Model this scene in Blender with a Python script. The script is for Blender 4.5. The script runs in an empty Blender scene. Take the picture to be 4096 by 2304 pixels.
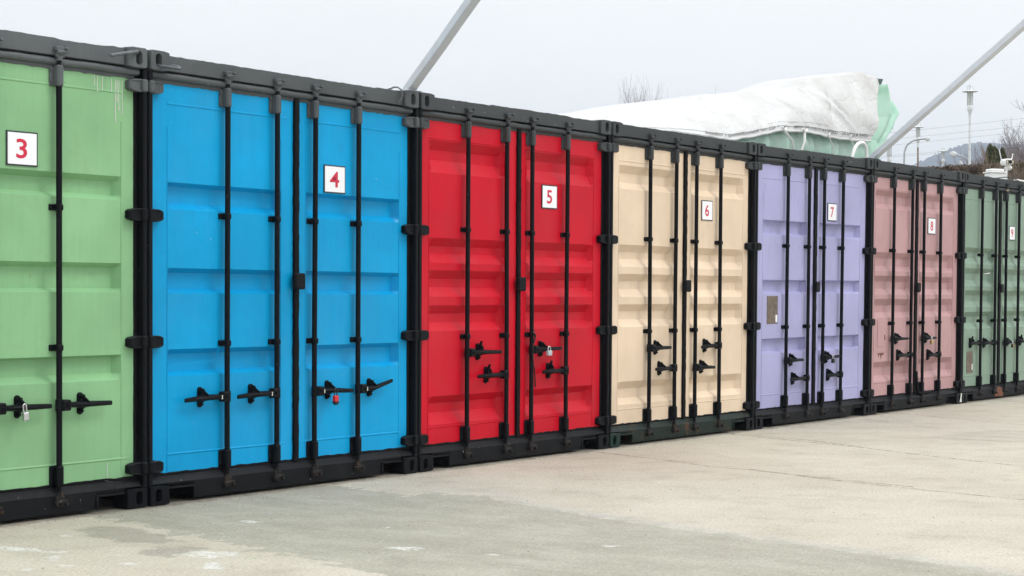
import bpy, math, random
import numpy as np
from mathutils import Vector, Matrix, noise as mnoise
random.seed(7)
R = math.radians
scene = bpy.context.scene
col = scene.collection

# ------------------------------------------------------------------ camera
cam_d = bpy.data.cameras.new('camera'); cam = bpy.data.objects.new('camera', cam_d); col.objects.link(cam)
YAW, PITCH, ROLL = 0.9513777934657411, -0.0001175, 0.006994770355755347
fw = Vector((math.sin(YAW)*math.cos(PITCH), math.cos(YAW)*math.cos(PITCH), math.sin(PITCH)))
rt = Vector((math.cos(YAW), -math.sin(YAW), 0)); up = rt.cross(fw)
r2 = rt*math.cos(ROLL)+up*math.sin(ROLL); u2 = -rt*math.sin(ROLL)+up*math.cos(ROLL)
m = Matrix((r2, u2, -fw)).transposed().to_4x4()
m.translation = Vector((-7.145361, -7.630658, 1.2638385))
cam.matrix_world = m
cam_d.sensor_width = 36; cam_d.lens = 36*7205.2/4096
cam_d.clip_start = .1; cam_d.clip_end = 12000
scene.camera = cam

# ------------------------------------------------------------------ light
SUN_EL, SUN_AZ = 52, 150      # azimuth clockwise from +y
world = bpy.data.worlds.new('World'); scene.world = world; world.use_nodes = True
wn, wl = world.node_tree.nodes, world.node_tree.links
wn.clear()
def W(t, **k):
    n = wn.new(t)
    for a, b in k.items(): setattr(n, a, b)
    return n
wo = W('ShaderNodeOutputWorld'); bg = W('ShaderNodeBackground'); bg.inputs[1].default_value = .1
sky = W('ShaderNodeTexSky', sky_type='NISHITA', sun_disc=False, sun_elevation=R(SUN_EL), sun_rotation=R(SUN_AZ))
tc = W('ShaderNodeTexCoord'); sep = W('ShaderNodeSeparateXYZ')
wl.new(tc.outputs['Generated'], sep.inputs[0])
ramp = W('ShaderNodeValToRGB')          # overcast luminance against height above the horizon
cr = ramp.color_ramp
for i, (p_, c_) in enumerate([(0, (10.5, 10.4, 10.4)), (.16, (10.5, 10.5, 10.5)), (.36, (10.4, 10.5, 10.7)), (.65, (16, 16.2, 16.5)), (1, (19.5, 19.8, 20.2))]):
    e = cr.elements[i] if i < 2 else cr.elements.new(p_)
    e.position = p_; e.color = (c_[0]/30, c_[1]/30, c_[2]/30, 1)
wl.new(sep.outputs[2], ramp.inputs[0])
mul = W('ShaderNodeVectorMath', operation='SCALE'); mul.inputs[3].default_value = 30
wl.new(ramp.outputs[0], mul.inputs[0])
nz = W('ShaderNodeTexNoise'); nz.inputs['Scale'].default_value = 2.2; nz.inputs['Detail'].default_value = 5
mp = W('ShaderNodeMapping'); mp.inputs['Scale'].default_value = (1, 1, 4)
wl.new(tc.outputs['Generated'], mp.inputs[0]); wl.new(mp.outputs[0], nz.inputs['Vector'])
mr = W('ShaderNodeMapRange'); mr.inputs[1].default_value = .3; mr.inputs[2].default_value = .7
mr.inputs[3].default_value = .95; mr.inputs[4].default_value = 1.05
wl.new(nz.outputs[0], mr.inputs[0])
mul2 = W('ShaderNodeVectorMath', operation='SCALE'); wl.new(mul.outputs[0], mul2.inputs[0]); wl.new(mr.outputs[0], mul2.inputs[3])
mix = W('ShaderNodeMix', data_type='RGBA'); mix.inputs[0].default_value = .97
wl.new(sky.outputs[0], mix.inputs[6]); wl.new(mul2.outputs[0], mix.inputs[7])
wl.new(mix.outputs[2], bg.inputs[0]); wl.new(bg.outputs[0], wo.inputs[0])
sd = bpy.data.lights.new('sun', 'SUN'); sd.energy = 1.2; sd.angle = R(20); sd.color = (1, .96, .9)
so = bpy.data.objects.new('sun', sd); col.objects.link(so)
so.rotation_euler = (R(90-SUN_EL), 0, R(180-SUN_AZ))
scene.view_settings.view_transform = 'Standard'; scene.view_settings.look = 'None'
scene.view_settings.exposure = 0.15; scene.view_settings.gamma = 1

# ------------------------------------------------------------------ helpers
def srgb(r, g, b):
    f = lambda c: (c/255)/12.92 if c/255 <= .04045 else ((c/255+.055)/1.055)**2.4
    return (f(r), f(g), f(b))
class MB:
    def __init__(s): s.v = []; s.f = []; s.m = []
    def add(s, vs, fs, mi=0):
        o = len(s.v); s.v += [tuple(v) for v in vs]; s.f += [tuple(o+i for i in f) for f in fs]; s.m += [mi]*len(fs)
    def box(s, a, b, c=0.0, mi=0):
        x0, y0, z0 = a; x1, y1, z1 = b
        if x0 > x1: x0, x1 = x1, x0
        if y0 > y1: y0, y1 = y1, y0
        if z0 > z1: z0, z1 = z1, z0
        if c <= 0:
            vs = [(x, y, z) for z in (z0, z1) for y in (y0, y1) for x in (x0, x1)]
            s.add(vs, [(0, 2, 3, 1), (4, 5, 7, 6), (0, 1, 5, 4), (2, 6, 7, 3), (0, 4, 6, 2), (1, 3, 7, 5)], mi); return
        lo = (x0, y0, z0); hi = (x1, y1, z1); c = min(c, (x1-x0)*.49, (y1-y0)*.49, (z1-z0)*.49)
        vs = []; idx = {}
        for k in range(8):
            sg = [(k >> i) & 1 for i in range(3)]
            for ax in range(3):     # vertex lying on the face of axis ax
                p = [(hi[i] if sg[i] else lo[i]) if i == ax else ((hi[i]-c) if sg[i] else (lo[i]+c)) for i in range(3)]
                idx[(k, ax)] = len(vs); vs.append(p)
        fs = []
        cen = Vector(((x0+x1)/2, (y0+y1)/2, (z0+z1)/2))
        def put(ids):
            P = [Vector(vs[i]) for i in ids]; n = (P[1]-P[0]).cross(P[2]-P[0]); cc = sum(P, Vector())/len(P)
            fs.append(tuple(ids) if n.dot(cc-cen) > 0 else tuple(reversed(ids)))
        for ax in range(3):
            o = [i for i in range(3) if i != ax]
            for sgn in (0, 1):
                ks = [sgn << ax, (sgn << ax)|(1 << o[0]), (sgn << ax)|(1 << o[0])|(1 << o[1]), (sgn << ax)|(1 << o[1])]
                put([idx[(k, ax)] for k in ks])
            for k in range(8):
                if not (k >> ax) & 1:
                    k2 = k|(1 << ax); put([idx[(k, o[0])], idx[(k2, o[0])], idx[(k2, o[1])], idx[(k, o[1])]])
        for k in range(8): put([idx[(k, 0)], idx[(k, 1)], idx[(k, 2)]])
        s.add(vs, fs, mi)
    def tube(s, pts, rad, n=8, mi=0, cap=True, flat=1.0):
        pts = [Vector(p) for p in pts]
        if not isinstance(rad, (list, tuple)): rad = [rad]*len(pts)
        rings = []; prev = None
        for i, p in enumerate(pts):
            d = (pts[min(i+1, len(pts)-1)]-pts[max(i-1, 0)])
            if d.length < 1e-9: d = Vector((0, 0, 1))
            d.normalize()
            if prev is None:
                a = Vector((1, 0, 0)) if abs(d.x) < .9 else Vector((0, 1, 0))
                u = d.cross(a).normalized()
            else:
                u = (prev - d*prev.dot(d)).normalized()
            prev = u; w = d.cross(u)
            rings.append([p + (u*math.cos(t)+w*math.sin(t)*flat)*rad[i] for t in [2*math.pi*(k+.5)/n for k in range(n)]])
        vs = [v for r_ in rings for v in r_]; fs = []
        for i in range(len(pts)-1):
            for k in range(n):
                fs.append((i*n+k, i*n+(k+1) % n, (i+1)*n+(k+1) % n, (i+1)*n+k))
        if cap: fs.append(tuple(range(n-1, -1, -1))); fs.append(tuple((len(pts)-1)*n+k for k in range(n)))
        s.add(vs, fs, mi)
    def lathe(s, prof, c, n=20, mi=0):
        c = Vector(c); vs = []; fs = []
        for r_, z in prof:
            for k in range(n):
                t = 2*math.pi*k/n; vs.append(c+Vector((r_*math.cos(t), r_*math.sin(t), z)))
        for i in range(len(prof)-1):
            for k in range(n): fs.append((i*n+k, i*n+(k+1) % n, (i+1)*n+(k+1) % n, (i+1)*n+k))
        s.add(vs, fs, mi)
    def prism(s, poly, y0, y1, mi=0, bev=0.0):
        """poly = [(x, z)] counter-clockwise seen from -y; front at y0 (nearer the viewer)."""
        n = len(poly); cx = sum(p[0] for p in poly)/n; cz = sum(p[1] for p in poly)/n
        if bev > 0:
            inn = []
            for x, z in poly:
                l = math.hypot(x-cx, z-cz); k = max(0, (l-bev)/l); inn.append((cx+(x-cx)*k, cz+(z-cz)*k))
            vs = [(x, y0, z) for x, z in inn]+[(x, y0+bev, z) for x, z in poly]+[(x, y1, z) for x, z in poly]; L = 3
        else:
            vs = [(x, y0, z) for x, z in poly]+[(x, y1, z) for x, z in poly]; L = 2
        fs = [tuple(range(n)), tuple(range(L*n-1, (L-1)*n-1, -1))]
        for l in range(L-1):
            for k in range(n): fs.append((l*n+k, (l+1)*n+k, (l+1)*n+(k+1) % n, l*n+(k+1) % n))
        s.add(vs, fs, mi)
    def grid(s, P, mi=0, flip=False):
        nr = len(P); nc = len(P[0]); vs = [p for r_ in P for p in r_]; fs = []
        for i in range(nr-1):
            for j in range(nc-1):
                f = (i*nc+j, i*nc+j+1, (i+1)*nc+j+1, (i+1)*nc+j); fs.append(f[::-1] if flip else f)
        s.add(vs, fs, mi)
    def build(s, name, mats, parent=None, org=(0, 0, 0), smooth=None, warp=None, loc=None):
        me = bpy.data.meshes.new(name)
        vs = s.v
        if warp: vs = [warp(*v) for v in vs]
        vs = [(v[0]-org[0], v[1]-org[1], v[2]-org[2]) for v in vs]
        me.from_pydata(vs, [], s.f)
        if not isinstance(mats, (list, tuple)): mats = [mats]
        for mt in mats: me.materials.append(mt)
        me.polygons.foreach_set('material_index', s.m)
        if smooth is not None:
            me.polygons.foreach_set('use_smooth', [True]*len(me.polygons))
            if smooth > 0: me.set_sharp_from_angle(angle=R(smooth))
        me.update()
        o = bpy.data.objects.new(name, me); col.objects.link(o)
        if parent: o.parent = parent
        elif loc is None: o.location = org
        return o
def empty(name, loc):
    o = bpy.data.objects.new(name, None); col.objects.link(o); o.location = loc; o.empty_display_size = .2; return o
def tag(o, label=None, cat=None, group=None, kind=None):
    if label: o['label'] = label
    if cat: o['category'] = cat
    if group: o['group'] = group
    if kind: o['kind'] = kind
    return o

# ------------------------------------------------------------------ materials
def newmat(name):
    mt = bpy.data.materials.new(name); mt.use_nodes = True
    nt = mt.node_tree; return mt, nt.nodes, nt.links, nt.nodes['Principled BSDF']
def N(nn, t, **k):
    n = nn.new(t)
    for a, b in k.items(): setattr(n, a, b)
    return n
def noise_node(nn, ll, vec, scale, detail=4, rough=.55, sc=None):
    if sc:
        mpn = N(nn, 'ShaderNodeMapping'); mpn.inputs['Scale'].default_value = sc; ll.new(vec, mpn.inputs[0]); vec = mpn.outputs[0]
    n = N(nn, 'ShaderNodeTexNoise'); n.inputs['Scale'].default_value = scale; n.inputs['Detail'].default_value = detail
    n.inputs['Roughness'].default_value = rough; ll.new(vec, n.inputs['Vector']); return n.outputs[0]
def rng(nn, ll, src, a, b, c=0., d=1.):
    n = N(nn, 'ShaderNodeMapRange'); n.inputs[1].default_value = a; n.inputs[2].default_value = b
    n.inputs[3].default_value = c; n.inputs[4].default_value = d; ll.new(src, n.inputs[0]); return n.outputs[0]
def mixc(nn, ll, fac, a, b):
    n = N(nn, 'ShaderNodeMix', data_type='RGBA')
    if isinstance(fac, (int, float)): n.inputs[0].default_value = fac
    else: ll.new(fac, n.inputs[0])
    for i, c in ((6, a), (7, b)):
        if isinstance(c, tuple): n.inputs[i].default_value = (*c[:3], 1)
        else: ll.new(c, n.inputs[i])
    return n.outputs[2]
def math_(nn, ll, op, a, b=None):
    n = N(nn, 'ShaderNodeMath', operation=op)
    for i, c in enumerate((a, b)):
        if c is None: continue
        if isinstance(c, (int, float)): n.inputs[i].default_value = c
        else: ll.new(c, n.inputs[i])
    return n.outputs[0]
def mulc(c, k): return tuple(min(1, x*k) for x in c)
def paint(name, c, rough=.36, dirt=(.18, .14, .1), dirt_amt=.35, chips=.0, chipcol=(.5, .5, .48), bump=.12, rust=0.0, var=.13, spec=.17):
    mt, nn, ll, b = newmat(name)
    g = N(nn, 'ShaderNodeNewGeometry'); P = g.outputs['Position']
    big = noise_node(nn, ll, P, 1.3, 5, .6)
    col_ = mixc(nn, ll, rng(nn, ll, big, .3, .7), mulc(c, 1-var), mulc(c, 1+var))
    # brushed streaks running down the sheet
    st = noise_node(nn, ll, P, 6, 4, .6, (6, 6, .35))
    col_ = mixc(nn, ll, rng(nn, ll, st, .48, .75, 0, dirt_amt*.8), col_, mulc(c, .74))
    gr = noise_node(nn, ll, P, 5, 8, .7); fd = noise_node(nn, ll, P, .8, 6, .7, (1.5, 1, .7))
    col_ = mixc(nn, ll, rng(nn, ll, fd, .5, .66, 0, dirt_amt*.45), col_, tuple(min(1, x*.8+.16*max(c)) for x in c))
    col_ = mixc(nn, ll, rng(nn, ll, gr, .58, .8, 0, dirt_amt), col_, dirt)
    if rust > 0:
        rn = noise_node(nn, ll, P, 9, 7, .7)
        col_ = mixc(nn, ll, rng(nn, ll, rn, .62-rust*.2, .68-rust*.2, 0, .85), col_, (.09, .04, .02))
    if chips > 0:
        ch = noise_node(nn, ll, P, 34, 3, .6)
        col_ = mixc(nn, ll, rng(nn, ll, ch, .74-chips*.05, .755-chips*.05, 0, .7), col_, chipcol)
    ll.new(col_, b.inputs['Base Color'])
    ll.new(rng(nn, ll, big, .3, .7, rough-.07, rough+.1), b.inputs['Roughness'])
    b.inputs['Specular IOR Level'].default_value = spec
    bp = N(nn, 'ShaderNodeBump'); bp.inputs['Strength'].default_value = bump; bp.inputs['Distance'].default_value = .012
    h1 = noise_node(nn, ll, P, 7, 2, .5); h2 = noise_node(nn, ll, P, 90, 2, .5, (1, 1, .25))
    hs = math_(nn, ll, 'ADD', h1, math_(nn, ll, 'MULTIPLY', h2, .12))
    ll.new(hs, bp.inputs['Height']); ll.new(bp.outputs[0], b.inputs['Normal'])
    return mt
def plain(name, c, rough=.5, metal=0, var=.12, scale=8, bump=0, **k):
    mt, nn, ll, b = newmat(name)
    g = N(nn, 'ShaderNodeNewGeometry')
    n = noise_node(nn, ll, g.outputs['Position'], scale, 5, .6)
    ll.new(mixc(nn, ll, rng(nn, ll, n, .3, .7), mulc(c, 1-var), mulc(c, 1+var)), b.inputs['Base Color'])
    b.inputs['Roughness'].default_value = rough; b.inputs['Metallic'].default_value = metal
    if bump:
        bp = N(nn, 'ShaderNodeBump'); bp.inputs['Strength'].default_value = bump; bp.inputs['Distance'].default_value = .02
        ll.new(n, bp.inputs['Height']); ll.new(bp.outputs[0], b.inputs['Normal'])
    return mt
K = {}
K['green'] = paint('light_green_paint', (.245, .47, .245), dirt=(.2, .22, .08), chips=.12, chipcol=(.12, .1, .09), dirt_amt=.3)
K['blue'] = paint('sky_blue_paint', (.0, .31, .62), dirt=(.02, .2, .4), dirt_amt=.3, chips=.1)
K['red'] = paint('red_paint', (.52, .002, .016), dirt=(.3, .02, .03), chips=.12, chipcol=(.12, .1, .09), dirt_amt=.3, rough=.36)
K['cream'] = paint('cream_paint', (.72, .575, .425), dirt=(.45, .33, .2), chips=.12, chipcol=(.12, .1, .09), dirt_amt=.25)
K['violet'] = paint('violet_paint', (.38, .375, .60), dirt=(.3, .28, .45), chips=.12, chipcol=(.12, .1, .09), dirt_amt=.4)
K['pink'] = paint('dusty_pink_paint', (.47, .285, .29), dirt=(.35, .2, .18), chips=.12, chipcol=(.12, .1, .09), dirt_amt=.35)
K['sage'] = paint('sage_green_paint', (.225, .315, .245), dirt=(.2, .28, .22), chips=.12, chipcol=(.12, .1, .09), dirt_amt=.35)
K['black'] = paint('black_paint', (.005, .006, .008), rough=.4, dirt=(.03, .028, .026), dirt_amt=.3, chips=.25, chipcol=(.15, .15, .15), bump=.3, spec=.1)
HD = [paint('haze_lightened_header_paint', (k*.9, k, k*1.06), rough=.5, dirt=mulc((k, k, k), 1.5), dirt_amt=.3, chips=.3, chipcol=(.4, .4, .4), bump=.3) for k in (.112, .092, .062, .05, .045, .042, .04)]  # haze lightening painted into the black of the top parts, weaker along the row
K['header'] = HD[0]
K['sill'] = paint('black_sill_paint', (.007, .008, .010), rough=.5, dirt=(.035, .03, .026), dirt_amt=.5, rust=.0, chips=.3, bump=.4, spec=.12)
K['rusty'] = paint('rusty_black_paint', (.02, .018, .017), rough=.7, dirt=(.07, .05, .036), dirt_amt=.9, rust=.2, chips=.5, bump=.5)
K['sill_green'] = paint('black_sill_paint_with_green', (.012, .022, .018), rough=.5, dirt=(.012, .05, .035), dirt_amt=.9, rust=.2, chips=.3, bump=.4)
K['casting_green'] = paint('dark_green_casting_paint', (.008, .028, .02), rough=.5, dirt=(.04, .04, .035), dirt_amt=.4, chips=.3, bump=.4)
K['rust_red'] = plain('bare_rust', (.16, .055, .03), .8, 0, .4, 14)
K['rubber'] = paint('black_rubber', (.005, .005, .006), spec=.1, rough=.6, dirt=(.03, .03, .03), dirt_amt=.3, bump=.3)
K['beige_paint'] = plain('beige_paint', (.5, .42, .3), .5)
K['white_sign'] = plain('white_sign_face', (.86, .87, .9), .35, 0, .02)
K['sign_edge'] = plain('dark_sign_border', (.02, .025, .03), .4)
K['sign_red'] = plain('red_numeral', (.58, .012, .05), .4, 0, .04)
K['steel'] = plain('bright_steel', (.6, .6, .62), .28, .95, .1)
K['galv'] = plain('galvanised_steel', (.46, .48, .51), .45, .2, .12, 3)
K['brass'] = plain('brass', (.55, .42, .2), .35, .8)
K['lock_red'] = plain('red_lock_plastic', (.6, .01, .015), .35)
K['lock_black'] = plain('black_lock_plastic', (.01, .01, .011), .3)
K['yellow'] = plain('yellow_dot', (.8, .5, .02), .4)
K['white_plastic'] = plain('white_plastic', (.8, .8, .78), .4, 0, .03)
K['glass_dark'] = plain('dark_glass', (.01, .012, .015), .1)
K['led'] = plain('led_lens', (.75, .7, .5), .3)
K['rebar'] = plain('grey_painted_rebar', (.1, .11, .12), .5, 0, .2, 30)
K['cable'] = plain('black_cable', (.012, .012, .013), .45)
K['grey_cable'] = plain('grey_cable', (.1, .11, .12), .45)
K['beam'] = paint('pale_grey_beam_paint', (.62, .66, .70), rough=.5, dirt=(.4, .36, .3), dirt_amt=.25, chips=.2, chipcol=(.5, .35, .2), bump=.3)
K['plate'] = plain('weathered_data_plate', (.17, .13, .1), .45, .4, .45, 22)
K['drip'] = plain('white_paint_drip', (.66, .68, .62), .4)
K['roof'] = plain('weathered_grey_roof', (.24, .25, .25), .7, 0, .3, 3)
K['inner'] = plain('dark_interior', (.02, .018, .016), .9)

# tarp, plastic, woodland materials
def tarp_mat():
    mt, nn, ll, b = newmat('white_tarpaulin')
    g = N(nn, 'ShaderNodeNewGeometry'); P = g.outputs['Position']
    a = noise_node(nn, ll, P, 2.5, 8, .65); v = noise_node(nn, ll, P, 5, 9, .8, (1, 1, .5))
    c = mixc(nn, ll, rng(nn, ll, a, .35, .7), (.58, .59, .59), (.47, .47, .46))
    w = N(nn, 'ShaderNodeTexNoise'); w.inputs['Scale'].default_value = 2.6; w.inputs['Detail'].default_value = 6; w.inputs['Distortion'].default_value = 1.6
    ll.new(P, w.inputs['Vector'])
    line = math_(nn, ll, 'ABSOLUTE', math_(nn, ll, 'SUBTRACT', w.outputs[0], .5))
    lm = math_(nn, ll, 'MULTIPLY', rng(nn, ll, line, 0, .006, .6, 0), rng(nn, ll, a, .46, .62, 0, 1))
    c = mixc(nn, ll, lm, c, (.32, .26, .2))
    c = mixc(nn, ll, rng(nn, ll, v, .6, .8, 0, .35), c, (.55, .5, .42))
    ll.new(c, b.inputs['Base Color']); b.inputs['Roughness'].default_value = .55
    bp = N(nn, 'ShaderNodeBump'); bp.inputs['Strength'].default_value = .45; bp.inputs['Distance'].default_value = .05
    ll.new(math_(nn, ll, 'ADD', a, math_(nn, ll, 'MULTIPLY', math_(nn, ll, 'MINIMUM', line, .06), 3.0)), bp.inputs['Height']); ll.new(bp.outputs[0], b.inputs['Normal'])
    return mt
K['tarp'] = tarp_mat()
def green_plastic():
    mt, nn, ll, b = newmat('green_plastic_sheet')
    g = N(nn, 'ShaderNodeNewGeometry'); a = noise_node(nn, ll, g.outputs['Position'], 3, 6, .6)
    c = mixc(nn, ll, rng(nn, ll, a, .3, .7), (.50, .82, .66), (.72, .92, .82))
    ll.new(c, b.inputs['Base Color']); b.inputs['Roughness'].default_value = .25
    tr = N(nn, 'ShaderNodeBsdfTranslucent'); ll.new(c, tr.inputs[0])
    ms = N(nn, 'ShaderNodeMixShader'); ms.inputs[0].default_value = .45
    out = nn['Material Output']; ll.new(b.outputs[0], ms.inputs[1]); ll.new(tr.outputs[0], ms.inputs[2]); ll.new(ms.outputs[0], out.inputs[0])
    return mt
K['plastic'] = green_plastic()
K['print'] = plain('faded_black_print', (.09, .09, .10), .6)
K['twig'] = plain('bare_twig_bark', (.16, .12, .095), .9, 0, .25, 3)
K['twig_far'] = plain('grey_twig_bark', (.22, .185, .19), .9, 0, .25, 1)
K['twig_pale'] = plain('pale_lilac_twig_bark', (.36, .35, .38), .9, 0, .15, 1)
K['hedge'] = plain('winter_hedge_leaf', (.13, .092, .062), .85, 0, .45, 2.5)
K['cypress'] = plain('cypress_foliage', (.075, .085, .022), .85, 0, .4, 6)
K['hillmat'] = plain('wooded_hill', (.02, .04, .08), .95, 0, .3, .02)
K['bank'] = plain('grassy_bank', (.12, .11, .07), .95, 0, .3, .8)
K['lamp_white'] = plain('lamp_white_paint', (.75, .78, .8), .45)
K['lamp_glass'] = plain('lamp_frosted_glass', (.8, .84, .84), .25)
K['lamp_dark'] = plain('lamp_louvre', (.45, .5, .5), .5)
K['lamp_rust'] = plain('rusty_pole', (.22, .13, .08), .7, 0, .3, 3)
K['wire'] = plain('power_wire', (.4, .41, .43), .6)

# ------------------------------------------------------------------ ground
def seg_dist(X, Y, pts):
    d = np.full(X.shape, 1e9)
    for (x0, y0), (x1, y1) in zip(pts[:-1], pts[1:]):
        dx, dy = x1-x0, y1-y0; L = dx*dx+dy*dy+1e-12
        t = np.clip(((X-x0)*dx+(Y-y0)*dy)/L, 0, 1)
        d = np.minimum(d, np.hypot(X-x0-t*dx, Y-y0-t*dy))
    return d
def poly_sdf(X, Y, pts):
    ins = np.zeros(X.shape, bool); pts = list(pts)
    for (x0, y0), (x1, y1) in zip(pts, pts[1:]+pts[:1]):
        c = ((y0 > Y) != (y1 > Y)); xi = (x1-x0)*(Y-y0)/(y1-y0+1e-12)+x0
        ins ^= (c & (X < xi))
    d = seg_dist(X, Y, pts+pts[:1]); return np.where(ins, d, -d)
gx = np.linspace(-4, 17, 421); gy = np.linspace(-9, .3, 187)
GX, GY = np.meshgrid(gx, gy)
upper = [(1.0, .25), (1.14, .12), (1.34, .05), (1.5, -.06), (1.44, -.43), (1.39, -.79), (1.62, -.8), (1.6, -1.2), (1.5, -1.54), (1.24, -2.34), (1.08, -3.05), (1.03, -3.51), (.94, -3.84), (.87, -4.22), (.69, -4.85), (.3, -9)]
lower = [(-1.5, -9), (-1.15, -3.6), (-1.04, -2.63), (-.97, -2.28), (-.86, -1.76), (-.77, -1.4), (-.64, -1.06), (-.68, -.89), (-.54, -.51), (-.5, -.23), (-.41, .14), (-.4, .25)]
F = {}
F['grey'] = poly_sdf(GX, GY, upper+lower)
pt = poly_sdf(GX, GY, [(-.92, -.4), (-.69, -.38), (-.62, -.6), (-.76, -.97), (-.83, -1.16), (-.98, -1.13), (-1.03, -.91), (-1.03, -.68)])
pt2 = poly_sdf(GX, GY, [(-1.28, -1.18), (-1.03, -1.18), (-.85, -1.41), (-1.1, -1.52), (-1.31, -1.55)])
F['damp'] = np.maximum(pt, pt2-.03)
F['fringe'] = -seg_dist(GX, GY, [(1.7, -.78), (1.9, -1.0)]+[(x+.03, y) for x, y in upper[8:]])
F['joint'] = -np.minimum.reduce([seg_dist(GX, GY, j) for j in (
    [(4.66, .2), (4.37, -.71), (4.13, -1.35), (4.03, -1.99), (3.8, -3)],
    [(6.9, .1), (6.59, -.98), (6.21, -1.66), (5.9, -2.3), (5.6, -3.1), (5.0, -5), (4, -9)],
    [(4.14, -1.65), (3.89, -2.29), (3.66, -3.18), (3.56, -3.82), (3.2, -5.5), (2.5, -9)],
    [(6.9, .1), (6.73, -.13), (6.55, -.72), (6.3, -1.4)], [(10.4, .2), (9.9, -.9), (9.2, -2.4), (8.2, -5)],
    [(13.2, .2), (12.8, -.9), (12.1, -2.4)])])
ws = [[(-1.19, -1.45), (-1.04, -1.39), (-.94, -1.56), (-1.0, -1.7), (-1.17, -1.66)], [(-1.44, -1.81), (-1.24, -1.73), (-1.2, -1.84), (-1.36, -1.91)],
      [(.45, .05), (.5, .06), (.63, -.09), (.58, -.13)], [(-.37, -2.08), (-.24, -2.19), (-.3, -2.27), (-.43, -2.21)], [(-1.62, -.62), (-1.5, -.6), (-1.42, -.8), (-1.5, -.86)],
      [(-1.7, -1.0), (-1.62, -.98), (-1.56, -1.12), (-1.66, -1.16)]]
wr = random.Random(5)
for cx_, cy_ in [(-1.8, -.75), (-1.95, -1.0), (-1.55, -1.05), (-1.7, -1.3), (-1.5, -1.5), (-1.35, -1.25), (-1.62, -1.68), (-1.25, -2.1), (-1.9, -1.25), (-1.45, -.95), (-1.05, -.55), (-.1, -.9), (.2, -1.6), (-.25, -2.6), (.35, -2.9), (3.0, -1.6)]:
    a_ = wr.uniform(.02, .07); ws.append([(cx_+a_*math.cos(t)*wr.uniform(.5, 1), cy_+a_*1.3*math.sin(t)*wr.uniform(.5, 1)) for t in (0, 1, 2, 3, 4, 5)])
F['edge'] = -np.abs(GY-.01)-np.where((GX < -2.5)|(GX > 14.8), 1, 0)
F['white'] = np.maximum.reduce([poly_sdf(GX, GY, w) for w in ws])
F['lime'] = poly_sdf(GX, GY, [(-1.1, -1.7), (-1.05, -1.66), (-.97, -1.82), (-1.02, -1.87)])
rough_ = [[(8.6, -.15), (9.9, -.1), (9.7, -.7), (8.9, -.75)], [(7.3, -1.5), (8.9, -1.5), (8.9, -2.1), (7.6, -2.4), (6.9, -2.2)], [(12.5, .2), (14.6, .2), (14.4, -.5), (13, -.5)]]
F['worn'] = np.maximum.reduce([poly_sdf(GX, GY, w) for w in rough_])
gm = MB()
nx, ny = len(gx), len(gy)
Gv = [(float(x), float(y), 0.0) for y in gy for x in gx]
gm.v = Gv; gm.f = [(j*nx+i, j*nx+i+1, (j+1)*nx+i+1, (j+1)*nx+i) for j in range(ny-1) for i in range(nx-1)]; gm.m = [0]*len(gm.f)
B_ = 2500; x0, x1, y0, y1 = -4, 17, -9, .3
for q in ([(-B_, -B_), (B_, -B_), (B_, y0), (-B_, y0)], [(-B_, y1), (B_, y1), (B_, B_), (-B_, B_)], [(-B_, y0), (x0, y0), (x0, y1), (-B_, y1)], [(x1, y0), (B_, y0), (B_, y1), (x1, y1)]):
    gm.add([(a, b, 0) for a, b in q], [(0, 1, 2, 3)])
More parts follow.
